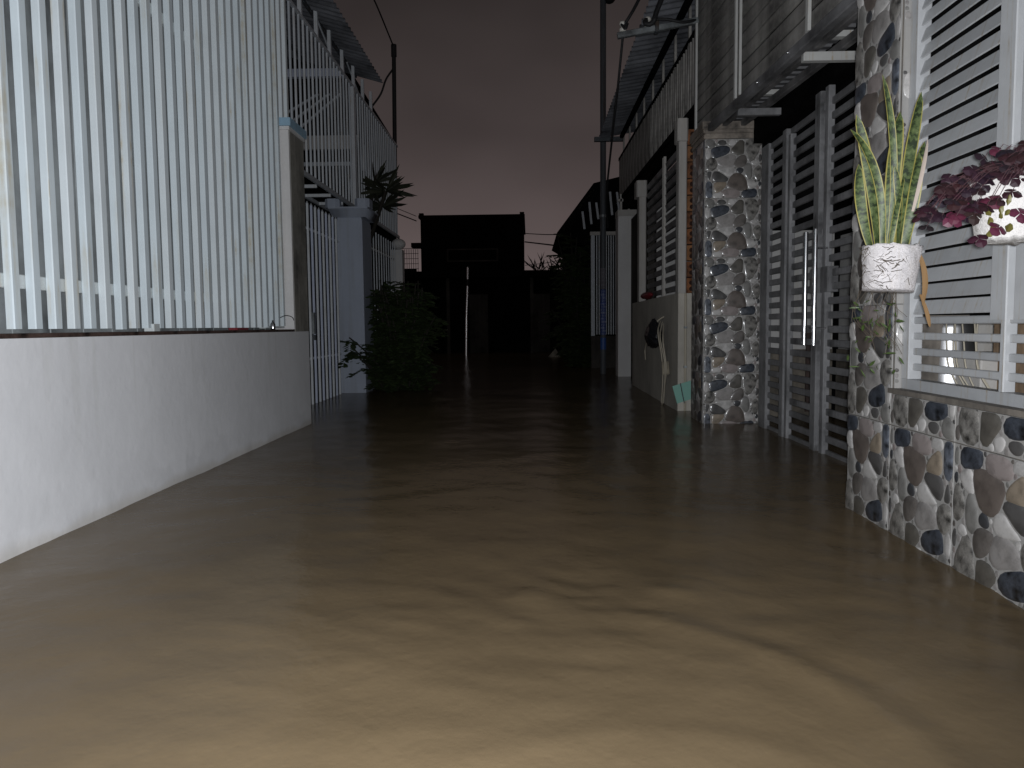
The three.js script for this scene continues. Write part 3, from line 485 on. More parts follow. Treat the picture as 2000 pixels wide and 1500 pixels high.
// RIGHT, near: pebble-tiled wall with a window
const XR = 1.715, ROW = [0.513 - TH, 0.513, 1.08, 1.648, 2.218, 2.79, 3.36];
{
  const t = thing('pebble_tiled_wall', 'wall of pebble-patterned tiles with the louvred window on the right', 'wall', [XR, 0, -3.6]);
  wp(t, 'wall_core', box(XR + 0.009, XR + 0.36, -0.5, 3.9, -3.676, -4.17), mat.grout);
  wp(t, 'wall_core', box(XR + 0.0091, XR + 0.36, -0.5, 0.66, 1.5, -3.676), mat.grout);
  wp(t, 'wall_core', box(XR + 0.0091, XR + 0.36, 3.2, 3.9, 1.5, -3.676), mat.grout);
  // face 'x': tile x runs from far to near
  for (let r = 0; r < 7; r++) {
    const y = r === 0 ? ROW[0] : ROW[r];
    tile(t, 'x', [XR + 0.0085, y, -3.674 - TW], { turn: true, u0: 0.135, v0: r === 0 ? 0.0 : 0, v1: r === 6 ? 0.8 : 1 });
    if (r > 0) { // reveal of the window opening
      const x0 = 0.005;
      if (r === 1) tile(t, 'z', [XR + 0.0082, y, -3.672], { u0: 0, u1: 0.082, v0: 0.3, turn: false });
      else tile(t, 'z', [XR + 0.0082, y, -3.672], { u0: 0, u1: 0.082, turn: false, v1: r === 6 ? 0.5 : 1 });
    }
  }
  for (let c = 0; c < 4; c++) {
    const z = -3.674 + c * TW;
    tile(t, 'x', [XR + 0.0085, ROW[0], z], { turn: true });
    tile(t, 'x', [XR + 0.0085, ROW[1], z], { turn: true, v1: 0.262 });
  }
  addFillers(t);
  wp(t, 'sill', box(XR - 0.012, XR + 0.4, 0.6655, 0.688, 1.5, -3.69), mat.grout);

  const w = thing('louvred_window', 'grey steel window of horizontal louvre bars set in the pebble-tiled wall', 'window', [1.79, 0.69, -3.2]);
  const XG = 1.785;
  wp(w, 'frame', box(XG - 0.03, XG + 0.03, 0.6885, 0.735, 0.5, -3.665), mat.winSteel[1]);
  wp(w, 'frame', box(XG - 0.031, XG + 0.031, 0.736, 3.1, -3.595, -3.666), mat.winSteel[0]);
  wp(w, 'stile', box(XG - 0.028, XG + 0.02, 0.736, 1.03, -2.885, -2.915), mat.winSteel[0]);
  wp(w, 'stile', box(XG - 0.04, XG + 0.024, 1.005, 3.1, -2.865, -2.965), mat.winSteel[0]);
  wp(w, 'stile', box(XG - 0.035, XG + 0.024, 1.005, 3.1, -2.73, -2.83), mat.winSteel[0]);
  for (let y = 0.792, i = 0; y < 1.02; y += 0.0715, i++) piece(w, 'bar', bar('z', 4.0, 0.022, 0.032, 0.004, i * 0.21), mat.winSteel[i % 2], [XG, y, -1.594]);
  for (let y = 1.065, i = 0; y < 3.1; y += 0.0715, i++) {
    piece(w, 'louvre', bar('z', 0.64, 0.008, 0.066, 0.003, i * 0.33), mat.winSteel[i % 2], [XG - 0.004, y, -3.28], [0, 0, -0.32 + rr(-0.03, 0.03)]);
    if (y < 2.6) piece(w, 'louvre', bar('z', 1.2, 0.008, 0.06, 0.003, i * 0.2), mat.winSteel[1], [XG - 0.004, y, -2.12], [0, 0, -0.32]);
  }
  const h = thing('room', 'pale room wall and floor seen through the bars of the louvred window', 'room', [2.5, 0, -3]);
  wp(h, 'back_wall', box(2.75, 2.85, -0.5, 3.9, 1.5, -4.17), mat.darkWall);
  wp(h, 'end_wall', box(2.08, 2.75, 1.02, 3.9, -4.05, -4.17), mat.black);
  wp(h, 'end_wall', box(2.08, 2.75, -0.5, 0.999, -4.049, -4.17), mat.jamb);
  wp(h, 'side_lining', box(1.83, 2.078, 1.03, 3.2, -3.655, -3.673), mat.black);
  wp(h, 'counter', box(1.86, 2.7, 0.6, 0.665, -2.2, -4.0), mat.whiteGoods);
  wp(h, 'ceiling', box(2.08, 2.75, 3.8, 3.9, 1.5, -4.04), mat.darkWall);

  const can = thing('steel_canister', 'tall tapered stainless steel canister standing behind the lower window bars', 'canister', [2.0, 0.67, -3.74]);
  wp(can, 'body', new THREE.LatheGeometry([[0, 0], [0.105, 0], [0.11, 0.01], [0.098, 0.3], [0.09, 0.33], [0.04, 0.37], [0.03, 0.4], [0.03, 0.95], [0, 0.95]].map((p) => new THREE.Vector2(...p)), 32).translate(2.02, 0.667, -3.74), M('satin steel', [0.7, 0.7, 0.71], { rough: 0.42, metal: 1 }));
  const boxes = [['white_box', 'square white box with a clean front beside the steel canister behind the window bars', [1.93, 2.1, 0.668, 0.99, -3.86, -3.97], mat.whiteGoods, 'box'], ['tan_carton', 'tan cardboard carton behind the window bars, right of the steel canister', [2.02, 2.3, 0.668, 0.985, -3.12, -3.4], mat.tan, 'carton'], ['cream_packet', 'cream packet lying low behind the window bars under the cords', [1.95, 2.1, 0.668, 0.84, -3.36, -3.56], mat.jamb, 'packet']];
  for (const [n, l, b, m, c] of boxes) { const q = thing(n, l, c, [b[0], b[2], b[4]]); wp(q, 'box', box(...b, 0.006), m); wp(q, 'lid', box(b[0] - 0.003, b[1] + 0.003, b[3] + 0.001, b[3] + 0.022, b[4] + 0.003, b[5] - 0.003, 0.004), m); }
  const cd = [];
  for (let i = 0; i < 6; i++) { const z = -3.55 + i * 0.055, x = 1.87 + rr(0, 0.05); cd.push(tube([[x + 0.03, 1.0, z - 0.06 + rr(-0.02, 0.02)], [x, 0.9, z], [x - 0.01, 0.8, z + 0.04], [x + 0.02, 0.69, z + 0.09 + rr(-0.02, 0.02)]], 0.004, 14, 5)); }
  solo('loose_cords', mergeGeometries(cd), mat.cord, 'bundle of loose cream cords hanging behind the lower window bars', 'cords');
}

// RIGHT: pebble-tiled gate pillar
{
  const z0 = -7.72, D = TW;
  const t = thing('pebble_tiled_pillar', 'square gate pillar faced with pebble tiles and capped in beige moulding', 'pillar', [2.0, 0, -8]);
  wp(t, 'core', box(1.7445, 2.2855, -0.5, 2.8, z0 - 0.009, z0 - D), mat.grout);
  for (let r = 0; r < 5; r++) {
    const y = 0.508 + (r - 1) * 0.574;
    tile(t, 'z', [1.735, y, z0 - 0.0085], { v1: r === 5 ? 0.0 + 0.995 : 1 });
    if (r < 5 || true) tile(t, 'x', [1.7435, y, z0 - 0.0095 - D], { turn: true, flat: 0.8 });
  }
  addFillers(t);
  for (const [a, b, o, m] of [[2.806, 2.84, 0.012, mat.beige], [2.841, 2.858, 0.004, mat.beige], [2.859, 2.893, 0.018, mat.beige], [2.894, 2.967, 0.03, mat.beige]]) wp(t, 'cap_moulding', box(1.735 - o, 2.292 + o, a, b, z0 + o, z0 - D - o, 0.007), m);
}

// RIGHT: louvred gate leaves with long steel handles
function gateLeaf(zFar, zNear, stiles, handleZ, label) {
  const g = thing('louvred_gate', label, 'gate', [2.25, 0, (zFar + zNear) / 2], 'leaves of the louvred gate');
  for (const [z, w, y1, x] of stiles) piece(g, 'stile', bar('y', y1 + 0.3, 0.05, w, 0.005, z), mat.gateSteel[2], [x ?? 2.25, (y1 - 0.3) / 2, z]);
  for (let y = -0.2, i = 0; y < 2.7; y += 0.105, i++) piece(g, 'slat', bar('z', zNear - zFar - 0.06, 0.026, 0.052, 0.004, (i % 5) * 0.3), mat.gateSteel[i % 3], [2.262, y + rr(-0.004, 0.004), (zFar + zNear) / 2]);
  wp(g, 'lock_box', box(2.215, 2.3, 1.23, 1.42, handleZ - 0.08, handleZ + 0.08, 0.01), mat.gateSteel[1]);
  const h = piece(g, 'handle', rod([2.15, 0.83, handleZ], [2.15, 1.7, handleZ], 0.017, 20), mat.chrome);
  for (const y of [0.96, 1.56]) { const b = new THREE.Mesh(rod([2.15, y, handleZ], [2.24, y, handleZ], 0.009, 10), mat.chrome); b.name = 'handle_mount'; h.add(b); }
  return g;
}
gateLeaf(-7.6, -5.98, [[-7.4, 0.2, 2.66], [-6.82, 0.1, 2.66, 2.24], [-6.72, 0.06, 2.6], [-6.07, 0.11, 2.96, 2.245]], -6.07, 'far leaf of the dusty louvred steel gate, beside the pebble-tiled pillar');
gateLeaf(-5.94, -4.3, [[-5.9, 0.07, 2.96], [-5.1, 0.1, 2.66], [-4.4, 0.14, 2.66]], -5.87, 'near leaf of the dusty louvred steel gate, running behind the pebble-tiled wall');
{
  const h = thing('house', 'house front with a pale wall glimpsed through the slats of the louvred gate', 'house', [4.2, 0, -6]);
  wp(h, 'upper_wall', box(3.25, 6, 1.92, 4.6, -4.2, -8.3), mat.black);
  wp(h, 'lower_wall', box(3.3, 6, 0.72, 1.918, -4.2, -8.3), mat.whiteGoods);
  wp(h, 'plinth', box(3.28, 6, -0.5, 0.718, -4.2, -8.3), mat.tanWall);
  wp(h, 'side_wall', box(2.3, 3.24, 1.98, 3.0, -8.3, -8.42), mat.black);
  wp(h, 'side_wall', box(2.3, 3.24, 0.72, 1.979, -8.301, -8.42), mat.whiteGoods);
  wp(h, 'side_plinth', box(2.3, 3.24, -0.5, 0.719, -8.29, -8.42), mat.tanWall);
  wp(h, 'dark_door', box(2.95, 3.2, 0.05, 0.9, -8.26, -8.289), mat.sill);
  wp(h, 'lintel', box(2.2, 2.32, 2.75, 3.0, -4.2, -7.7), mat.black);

  // boarded balcony front above the gate, leaning slightly in plan height
  const b = thing('boarded_balcony', 'grey balcony front of horizontal boards jutting out above the gate', 'balcony', [1.78, 2.85, -6.2]);
  const Y = (z) => 2.72 + (-4.3 - z) * 0.047, dz = -4.02, zf = -8.32, mid = (-4.25 + zf) / 2, tilt = Math.atan(0.047);
  wp(b, 'edge_beam', beam([1.785, Y(-4.25) + 0.03, -4.25], [1.785, Y(zf) + 0.03, zf], 0.06, 0.07), mat.gateSteel[1]);
  for (let k = 0; k < 15; k++) wp(b, 'board', beam([1.79 + rr(-0.004, 0.004), Y(-4.25) + 0.14 + k * 0.122, -4.25], [1.79 + rr(-0.004, 0.004), Y(zf) + 0.14 + k * 0.122, zf], 0.018, 0.103), mat.balcony[k % 3]);
  for (const [z, w] of [[-6.6, 0.03], [-6.74, 0.05], [-8.3, 0.05], [-5.02, 0.05]]) wp(b, 'post', box(1.755, 1.778, Y(z) + 0.07, 4.55, z - w / 2, z + w / 2), mat.lightBar);
  for (const x of [1.92, 2.1, 2.27]) wp(b, 'joist', beam([x, Y(-4.25) + 0.07, -4.25], [x, Y(zf) + 0.07, zf], 0.05, 0.06), mat.joist);
  for (const [z, m] of [[-5.3, mat.lightBar], [-6.9, mat.gateSteel[2]]]) wp(b, 'cross_bar', box(1.83, 2.34, Y(z) - 0.035, Y(z) + 0.022, z - 0.025, z + 0.025), m);
  for (const z of [-4.75, -6.75, -5.25]) wp(b, 'cross_bar', box(1.83, 2.34, Y(z) + 0.1, Y(z) + 0.14, z - 0.03, z + 0.03), mat.lightBar);
  for (let z = -4.4; z > -8.2; z -= 0.14) wp(b, 'deck_rib', box(1.83, 3.2, Y(z) + 0.2, Y(z) + 0.23, z - 0.03, z + 0.03), mat.gateSteel[1]);
  wp(b, 'deck', beam([2.5, 3.14, -4.2], [2.5, 3.34, -8.3], 0.04, 1.4), mat.black);
  for (const [z, y] of [[-5.35, 0.14], [-6.05, 0.1]]) wp(b, 'bolt', new THREE.SphereGeometry(0.012, 10, 8).translate(1.75, Y(z) + y * 0.3, z), mat.chrome);
}

// RIGHT, middle: concrete house with a slatted window, roof and parapet
{
  const t = thing('concrete_wall', 'bare concrete house wall with the slatted opening beyond the pebble-tiled pillar', 'wall', [1.76, 0, -10.5]);
  wp(t, 'wall_panel', box(1.70, 2.0, -0.5, 1.352, -8.85, -12.75), mat.concrete);
  wp(t, 'jamb', box(1.70, 1.792, 1.354, 3.05, -8.851, -9.02, 0.012), mat.jamb);
  wp(t, 'jamb_capital', box(1.68, 1.8, 3.051, 3.3, -8.83, -9.05, 0.02), mat.jamb);
  wp(t, 'jamb', box(1.70, 1.81, 1.354, 2.95, -12.0, -12.2, 0.012), mat.jamb);
  wp(t, 'jamb_capital', box(1.66, 1.82, 2.951, 3.2, -11.98, -12.26, 0.02), mat.jamb);
  wp(t, 'lintel', box(1.82, 2.0, 3.22, 3.42, -8.5, -15.4), mat.black);
  for (let k = 0; k < 10; k++) {
    const y = 1.13 + k * 0.184, b = piece(t, 'brick', box(1.795, 1.95, y + 0.225, y + 0.393, -8.845, -9.0, 0.008), mat.brick[k % 3]);
    for (const o of [0.045, 0.115]) { const hl = new THREE.Mesh(new THREE.CylinderGeometry(0.026, 0.024, 0.012, 10).rotateX(Math.PI / 2).translate(1.845, y + 0.225 + o, -8.844), mat.hole); hl.name = 'hole'; b.add(hl); }
  }
  const lw = thing('slatted_window', 'window of dusty horizontal slats in the bare concrete wall', 'window', [1.84, 1.36, -10.4]);
  for (let y = 1.45, i = 0; y < 3.2; y += 0.137, i++) piece(lw, 'slat', bar('z', 2.95, 0.06, 0.072, 0.006, (i % 4) * 0.4), mat.gateSteel[i % 3], [1.85, y, -10.51], [0, 0, 0.25]);
  for (const z of [-10.4, -10.48]) piece(lw, 'upright', bar('y', 1.86, 0.035, 0.04), mat.jamb, [1.81, 2.28, z]);
  wp(lw, 'sill', box(1.795, 2.02, 1.3535, 1.375, -9.13, -11.71), mat.concrete);
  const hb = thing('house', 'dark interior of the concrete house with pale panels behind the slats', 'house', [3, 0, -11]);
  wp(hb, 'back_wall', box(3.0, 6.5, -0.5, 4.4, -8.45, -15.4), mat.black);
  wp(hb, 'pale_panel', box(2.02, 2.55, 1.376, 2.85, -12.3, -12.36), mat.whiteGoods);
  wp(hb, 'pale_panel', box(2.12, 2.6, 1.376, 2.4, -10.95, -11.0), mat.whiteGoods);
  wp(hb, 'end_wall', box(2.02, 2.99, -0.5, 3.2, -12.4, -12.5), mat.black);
  wp(hb, 'dark_pot', new THREE.CylinderGeometry(0.1, 0.07, 0.3, 16).translate(2.12, 1.55, -10.4), mat.black);
  const rc = thing('red_crate', 'dark red plastic tub behind the lower slats of the concrete house window', 'tub', [2.05, 1.37, -9.5]);
  wp(rc, 'tub', box(2.0, 2.2, 1.376, 1.75, -9.35, -9.85, 0.03), mat.red);
  const rs = thing('red_cloth', 'dull red cloth bundle lying on the far end of the concrete window sill', 'cloth', [1.8, 1.36, -11.3]);
  const rg = new THREE.SphereGeometry(0.1, 18, 12).scale(0.7, 0.55, 4.2); { const p = rg.attributes.position; for (let i = 0; i < p.count; i++) { const k = 1 + 0.25 * IN.noise(p.getX(i) * 9, p.getY(i) * 9, p.getZ(i) * 6); p.setXYZ(i, p.getX(i) * k, p.getY(i) * k, p.getZ(i)); } rg.computeVertexNormals(); }
  wp(rs, 'bundle', rg.translate(1.72, 1.42, -11.3), mat.red);

  // rubbish bag, cords, card and mint sheet hung on the wall
  const bg = thing('black_rubbish_bag', 'crumpled black plastic bag hanging on the bare concrete wall', 'bag', [1.68, 0.88, -9.9]);
  const sg = new THREE.SphereGeometry(0.165, 40, 28); { const p = sg.attributes.position, v = V(0, 0, 0); for (let i = 0; i < p.count; i++) { v.fromBufferAttribute(p, i); const n = v.clone().normalize(), r = 1 + 0.22 * (1 - Math.abs(IN.noise(n.x * 3.1 + 2, n.y * 3.1, n.z * 3.1)) * 3) * 0.4 + 0.12 * IN.noise(n.x * 7, n.y * 7, n.z * 7 + 3), up = Math.max(0, n.y); p.setXYZ(i, v.x * 0.65 * r * (1 - 0.45 * up), v.y * r * 1.0 + up * 0.03, v.z * 1.6 * r * (1 - 0.45 * up)); } sg.computeVertexNormals(); }
  wp(bg, 'bag', sg.translate(1.6, 0.87, -9.95), mat.bag);
  wp(bg, 'knot', tube([[1.62, 1.02, -9.9], [1.65, 1.06, -9.85], [1.69, 1.09, -9.8], [1.71, 1.1, -9.78]], 0.012, 10, 6), mat.cord);
    const hc = thing('hanging_cords', 'long cream cords dangling from the black bag down to the water', 'cords', [1.65, 1, -9.6]);
  const cp = (a) => wp(hc, 'cord', tube(a.map(([x, y, z]) => [x - 0.05, y, z]), 0.0085, 30, 5), mat.cord);
  cp([[1.7, 1.04, -9.75], [1.63, 0.9, -9.5], [1.66, 0.6, -9.4], [1.69, 0.3, -9.5], [1.7, 0.02, -9.65]]); cp([[1.7, 1.03, -9.6], [1.63, 0.85, -9.35], [1.66, 0.55, -9.2], [1.68, 0.3, -9.3], [1.7, 0.0, -9.6]]);
  cp([[1.7, 1.0, -9.5], [1.64, 0.8, -9.2], [1.67, 0.5, -9.15], [1.69, 0.25, -9.35], [1.7, 0.03, -9.5]]); cp([[1.64, 0.82, -10.5], [1.7, 0.75, -10.9], [1.71, 0.62, -11.1], [1.71, 0.5, -11.05]]);
  const cd = thing('cream_card', 'small cream card tied among the cords on the concrete wall', 'card', [1.66, 0.47, -9.4]);
  piece(cd, 'card', bar('y', 0.16, 0.095, 0.012, 0.002), mat.card, [1.64, 0.475, -9.3], [0, 0.3, 0.06]);
  const ms = thing('mint_sheet', 'mint green plastic sheet leaning at the foot of the concrete wall', 'sheet', [1.74, 0.24, -8.75]);
  { const q = new THREE.Shape(); q.moveTo(1.625, 0.295); q.lineTo(1.835, 0.36); q.lineTo(1.835, 0.145); q.lineTo(1.68, 0.095); q.closePath(); wp(ms, 'sheet', metricUV(new THREE.ExtrudeGeometry(q, { depth: 0.006, bevelEnabled: false }).translate(0, 0, -8.78)), mat.mint); }
  wp(ms, 'tie', tube([[1.715, 0.33, -8.768], [1.735, 0.22, -8.766], [1.762, 0.1, -8.766]], 0.006, 10, 5), mat.pole);
  const st = thing('conduit_pipe', 'thin cream pipe running down the edge of the concrete wall', 'pipe', [1.74, 0, -8.72]);
  wp(st, 'pipe', rod([1.782, -0.3, -8.835], [1.782, 1.35, -8.835], 0.014, 10), mat.cord);
  wp(st, 'clip', box(1.764, 1.8, 0.95, 0.975, -8.815, -8.855), mat.galv);
  wp(st, 'clip', box(1.764, 1.8, 0.5, 0.525, -8.815, -8.855), mat.galv);

  const pp = thing('bar_parapet', 'balcony parapet of close vertical grey bars above the slatted window', 'parapet', [1.8, 3.4, -12]);
  for (let z = -8.5, i = 0; z > -15.5; z -= 0.125, i++) piece(pp, 'bar', bar('y', 0.78, 0.02, z < -11.5 ? 0.1 : 0.045, 0.004, (i % 3) * 0.2), mat.balcony[i % 3], [1.8, 3.36 + (-8.5 - z) * 0.02 + 0.37, z]);
  for (const o of [-0.04, 0.74]) wp(pp, 'rail', beam([1.81, 3.37 + o, -8.45], [1.81, 3.51 + o, -15.5], 0.05, 0.06), mat.black);
  for (let z = -8.8; z > -15.3; z -= 0.85) piece(pp, 'post', bar('y', 0.5, 0.03, 0.05), mat.balcony[2], [1.8, 4.32 + (-8.5 - z) * 0.015, z]);
  const ro = thing('canopy_roof', 'corrugated sheet canopy over the alley on the right, above the bar parapet', 'roof', [1.5, 4.5, -11]);
  wp(ro, 'corrugated_sheet', corrugated(1.3, 4.42, 3.4, 4.75, -6.6, -14.45, 0.17, 0.035), mat.tin);
  wp(ro, 'purlin', beam([1.72, 4.42, -6.6], [1.72, 4.44, -14.45], 0.07, 0.06), mat.black);
  wp(ro, 'purlin', beam([2.3, 4.5, -6.6], [2.3, 4.52, -14.45], 0.07, 0.06), mat.black);
  wp(ro, 'end_bar', box(1.22, 1.75, 4.36, 4.44, -14.4, -14.48), mat.pole);

  const ar = thing('service_bracket', 'galvanised steel bracket arm carrying two porcelain insulators over the alley', 'bracket', [1.34, 4.05, -8.3]);
  wp(ar, 'arm', beam([0.945, 4.01, -8.3], [1.78, 4.15, -8.3], 0.06, 0.06), mat.galv);
  for (const [x, y] of [[1.0, 4.06], [1.26, 4.1]]) wp(ar, 'insulator', new THREE.LatheGeometry([[0, 0], [0.034, 0], [0.036, 0.03], [0.02, 0.04], [0.02, 0.06], [0.036, 0.07], [0.036, 0.095], [0.012, 0.11], [0, 0.11]].map((p) => new THREE.Vector2(...p)), 18).translate(x, y - 0.01, -8.3), mat.porcelain);
  wp(ar, 'clamp', box(1.33, 1.37, 4.03, 4.14, -8.25, -8.35), mat.pole);
  solo('power_cable', mergeGeometries([tube([[1.0, 4.1, -8.3], [1.08, 4.2, -8.2], [1.2, 4.36, -7.6], [1.32, 4.55, -6.6], [1.4, 4.7, -5.6]], 0.017, 30, 6), tube([[0.985, 4.12, -8.28], [1.02, 4.06, -8.24], [1.045, 4.12, -8.26]], 0.015, 12, 6)]), mat.rubber, 'black power cable rising from the outer insulator of the bracket', 'cable');
  solo('power_cable', mergeGeometries([tube([[1.24, 4.16, -8.28], [1.22, 4.1, -8.22], [1.29, 4.09, -8.2], [1.33, 4.2, -8.15], [1.42, 4.4, -7.6], [1.52, 4.6, -6.6]], 0.026, 40, 6), tube([[1.3, 4.15, -8.24], [1.45, 4.13, -8.2], [1.6, 4.1, -8.2], [1.78, 4.16, -8.3]], 0.016, 20, 6), tube([[1.3, 4.12, -8.2], [1.38, 4.3, -7.9], [1.44, 4.45, -7.3], [1.6, 4.7, -6.2]], 0.016, 20, 6)]), mat.rubber, 'thick knotted black cable at the inner insulator of the bracket', 'cable');
  solo('drop_wire', tube([[1.0, 4.0, -8.3], [0.985, 3.6, -8.6], [1.02, 3.2, -9.6], [1.15, 2.9, -11.5], [1.42, 2.75, -14]], 0.014, 40, 5), mat.rubber, 'thin black wire dropping from the bracket past the right roof', 'wire');

  const wpl = thing('white_pillar', 'plain pale plastered pillar standing in the water beyond the concrete wall', 'pillar', [1.88, 0, -15]);
  wbox(wpl, 'shaft', mat.whitePlaster, [1.703, 2.05, -0.5, 3.06, -14.85, -15.25], 0.008);
  wbox(wpl, 'cap', mat.jamb, [1.695, 2.06, 3.061, 3.18, -14.84, -15.26], 0.008);
  const sw = thing('dark_side_wall', 'dark wall with rails between the concrete house and the pale pillar', 'wall', [2.1, 0, -14]);
  wp(sw, 'wall', box(1.95, 2.15, -0.5, 3.0, -12.76, -14.84), mat.darkWall);
  for (const x of [1.78, 1.93]) wp(sw, 'upright', box(x - 0.02, x + 0.02, 3.19, 3.5, -15.0, -15.04), mat.jamb);
  wp(sw, 'rail', box(1.72, 2.1, 3.36, 3.41, -15.0, -15.04), mat.jamb);
}

// RIGHT, far: steel pole, narrow gate, roofed house with vines
{
  const p = thing('utility_pole', 'tall slim steel pole with blue stickers standing in the water on the right', 'pole', [1.51, 0, -15.8]);
  wp(p, 'shaft', rod([1.508, -0.5, -15.8], [1.516, 8.5, -15.8], 0.06, 18), mat.pole);
  const cv = document.createElement('canvas'); cv.width = 128; cv.height = 512; const c = cv.getContext('2d');
  c.fillStyle = '#2b3f78'; c.fillRect(0, 0, 128, 512); c.fillStyle = '#c8ccd4';
  for (let y = 14; y < 500; y += 34) for (let x = 12; x < 112; x += 18) if (((x * 7 + y * 13) % 11) > 2) { c.fillRect(x, y, 11, 4); c.fillRect(x, y + 16, 11, 3); c.fillRect(x + ((x + y) % 2 ? 0 : 8), y, 3, 18); }
  c.fillStyle = '#5a66a0'; c.fillRect(0, 150, 128, 10); c.fillRect(0, 330, 128, 8);
  const tx = new THREE.CanvasTexture(cv); tx.colorSpace = THREE.SRGBColorSpace;
  const sm = new THREE.MeshStandardMaterial({ name: 'printed sticker', map: tx, roughness: 0.6 });
  const stick = (y0, y1, m) => wp(p, 'sticker', new THREE.CylinderGeometry(0.0625, 0.0625, y1 - y0, 18, 1, true, -1.3, 2.6).translate(1.51, (y0 + y1) / 2, -15.8), m);
  stick(0.5, 0.74, M('blue sticker', [0.03, 0.09, 0.3], { rough: 0.5, map: C_PAINT, mapM: 0.2 })); stick(0.8, 1.72, sm); stick(1.74, 2.15, M('grey sticker', [0.2, 0.2, 0.24], { rough: 0.7, map: C_CONCRETE, mapM: 0.2 }));
  wp(p, 'band', new THREE.CylinderGeometry(0.067, 0.067, 0.05, 18).translate(1.51, 3.2, -15.8), mat.galv);
  wp(p, 'cable_clamp', new THREE.SphereGeometry(0.12, 12, 8).scale(1, 0.8, 1).translate(1.64, 7.45, -15.8), mat.rubber);

  const g = thing('narrow_bar_gate', 'narrow white bar gate half hidden behind the steel pole', 'gate', [1.72, 0.8, -18]);
  wp(g, 'stile', box(1.44, 1.53, 0.75, 3.07, -18, -18.08), mat.whiteBar[1]);
  wp(g, 'rail', box(1.42, 2.02, 3.071, 3.15, -17.98, -18.1), mat.jamb);
  for (let x = 1.575, i = 0; x < 2.02; x += 0.055, i++) wp(g, 'bar', box(x - 0.013, x + 0.013, 0.78, 3.069, -18.01, -18.04), mat.whiteBar[i % 2]);
  wp(g, 'lower_panel', box(1.44, 2.1, -0.5, 0.745, -18, -18.1), mat.darkWall);
  for (let k = 0; k < 6; k++) wp(g, 'spike', beam([1.3 + k * 0.16, 3.2 + k * 0.08 + rr(0, 0.1), -18.1], [1.26 + k * 0.16, 3.62 + k * 0.09 + rr(0, 0.15), -18.2], 0.05, 0.03), mat.whiteBar[1]);

  const s = new THREE.Shape(); s.moveTo(0.75, 3.28); s.lineTo(1.62, 4.42); s.lineTo(2.4, 4.6); s.lineTo(6, 4.9); s.lineTo(6, 3.3); s.lineTo(2.2, 3.0); s.lineTo(1.2, 3.0); s.closePath();
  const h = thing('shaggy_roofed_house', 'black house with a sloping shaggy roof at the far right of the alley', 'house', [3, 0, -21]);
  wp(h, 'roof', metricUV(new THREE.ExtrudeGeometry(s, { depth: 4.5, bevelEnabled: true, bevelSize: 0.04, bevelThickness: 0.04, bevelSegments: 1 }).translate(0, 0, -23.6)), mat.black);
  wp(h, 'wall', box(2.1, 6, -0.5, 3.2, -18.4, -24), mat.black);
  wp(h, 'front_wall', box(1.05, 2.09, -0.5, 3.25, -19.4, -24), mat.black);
  const L = []; for (let i = 0; i < 420; i++) { const t = rnd(), x = lerp(0.75, 1.62, t), y = lerp(3.28, 4.42, t), d = V(-0.6 + rr(-0.4, 0.4), -0.6 + rr(-0.3, 0.5), rr(0, 0.6)).normalize(); L.push({ p: V(x + 0.05, y - 0.03, -19.05 - rr(0, 0.6)), d, n: V(-0.7, 0.7, 0.2).normalize(), l: rr(0.07, 0.16), w: 0.03, c: [0.6, 0.6, 0.6] }); }
  wp(h, 'thatch_fringe', leaves(L), mat.frond);

  const stems = []; for (let i = 0; i < 26; i++) stems.push([[0.95 + Math.pow(rnd(), 1.3) * 0.8, rr(0.2, 3.3), -18.7 + rr(-0.7, 0.5)], [rr(-0.25, 0.1), rr(0, 0.4), rr(-0.2, 0.2)]]);
  stems.push([[0.72, 3.1, -19], [0, 0.2, 0]], [[0.78, 2.85, -19], [0, 0.2, 0]], [[0.8, 2.5, -19], [0, 0.2, 0]], [[0.95, 2.0, -19], [0, 0.3, 0]], [[0.6, 0.9, -19], [0, 0.3, 0]], [[0.55, 1.4, -19], [0, 0.3, 0]]);
  const v = thing('climbing_vine', 'dark climbing vines hanging in front of the far right house', 'vine', [1.3, 0, -18.8]);
  const [lf, st] = sprays([1.35, -0.3, -18.8], stems, { step: 0.045, leaf: 2.1, from: 0.2, twig: 1.2 });
  wp(v, 'foliage', lf, mat.bush); wp(v, 'stems', st, mat.stem);
}

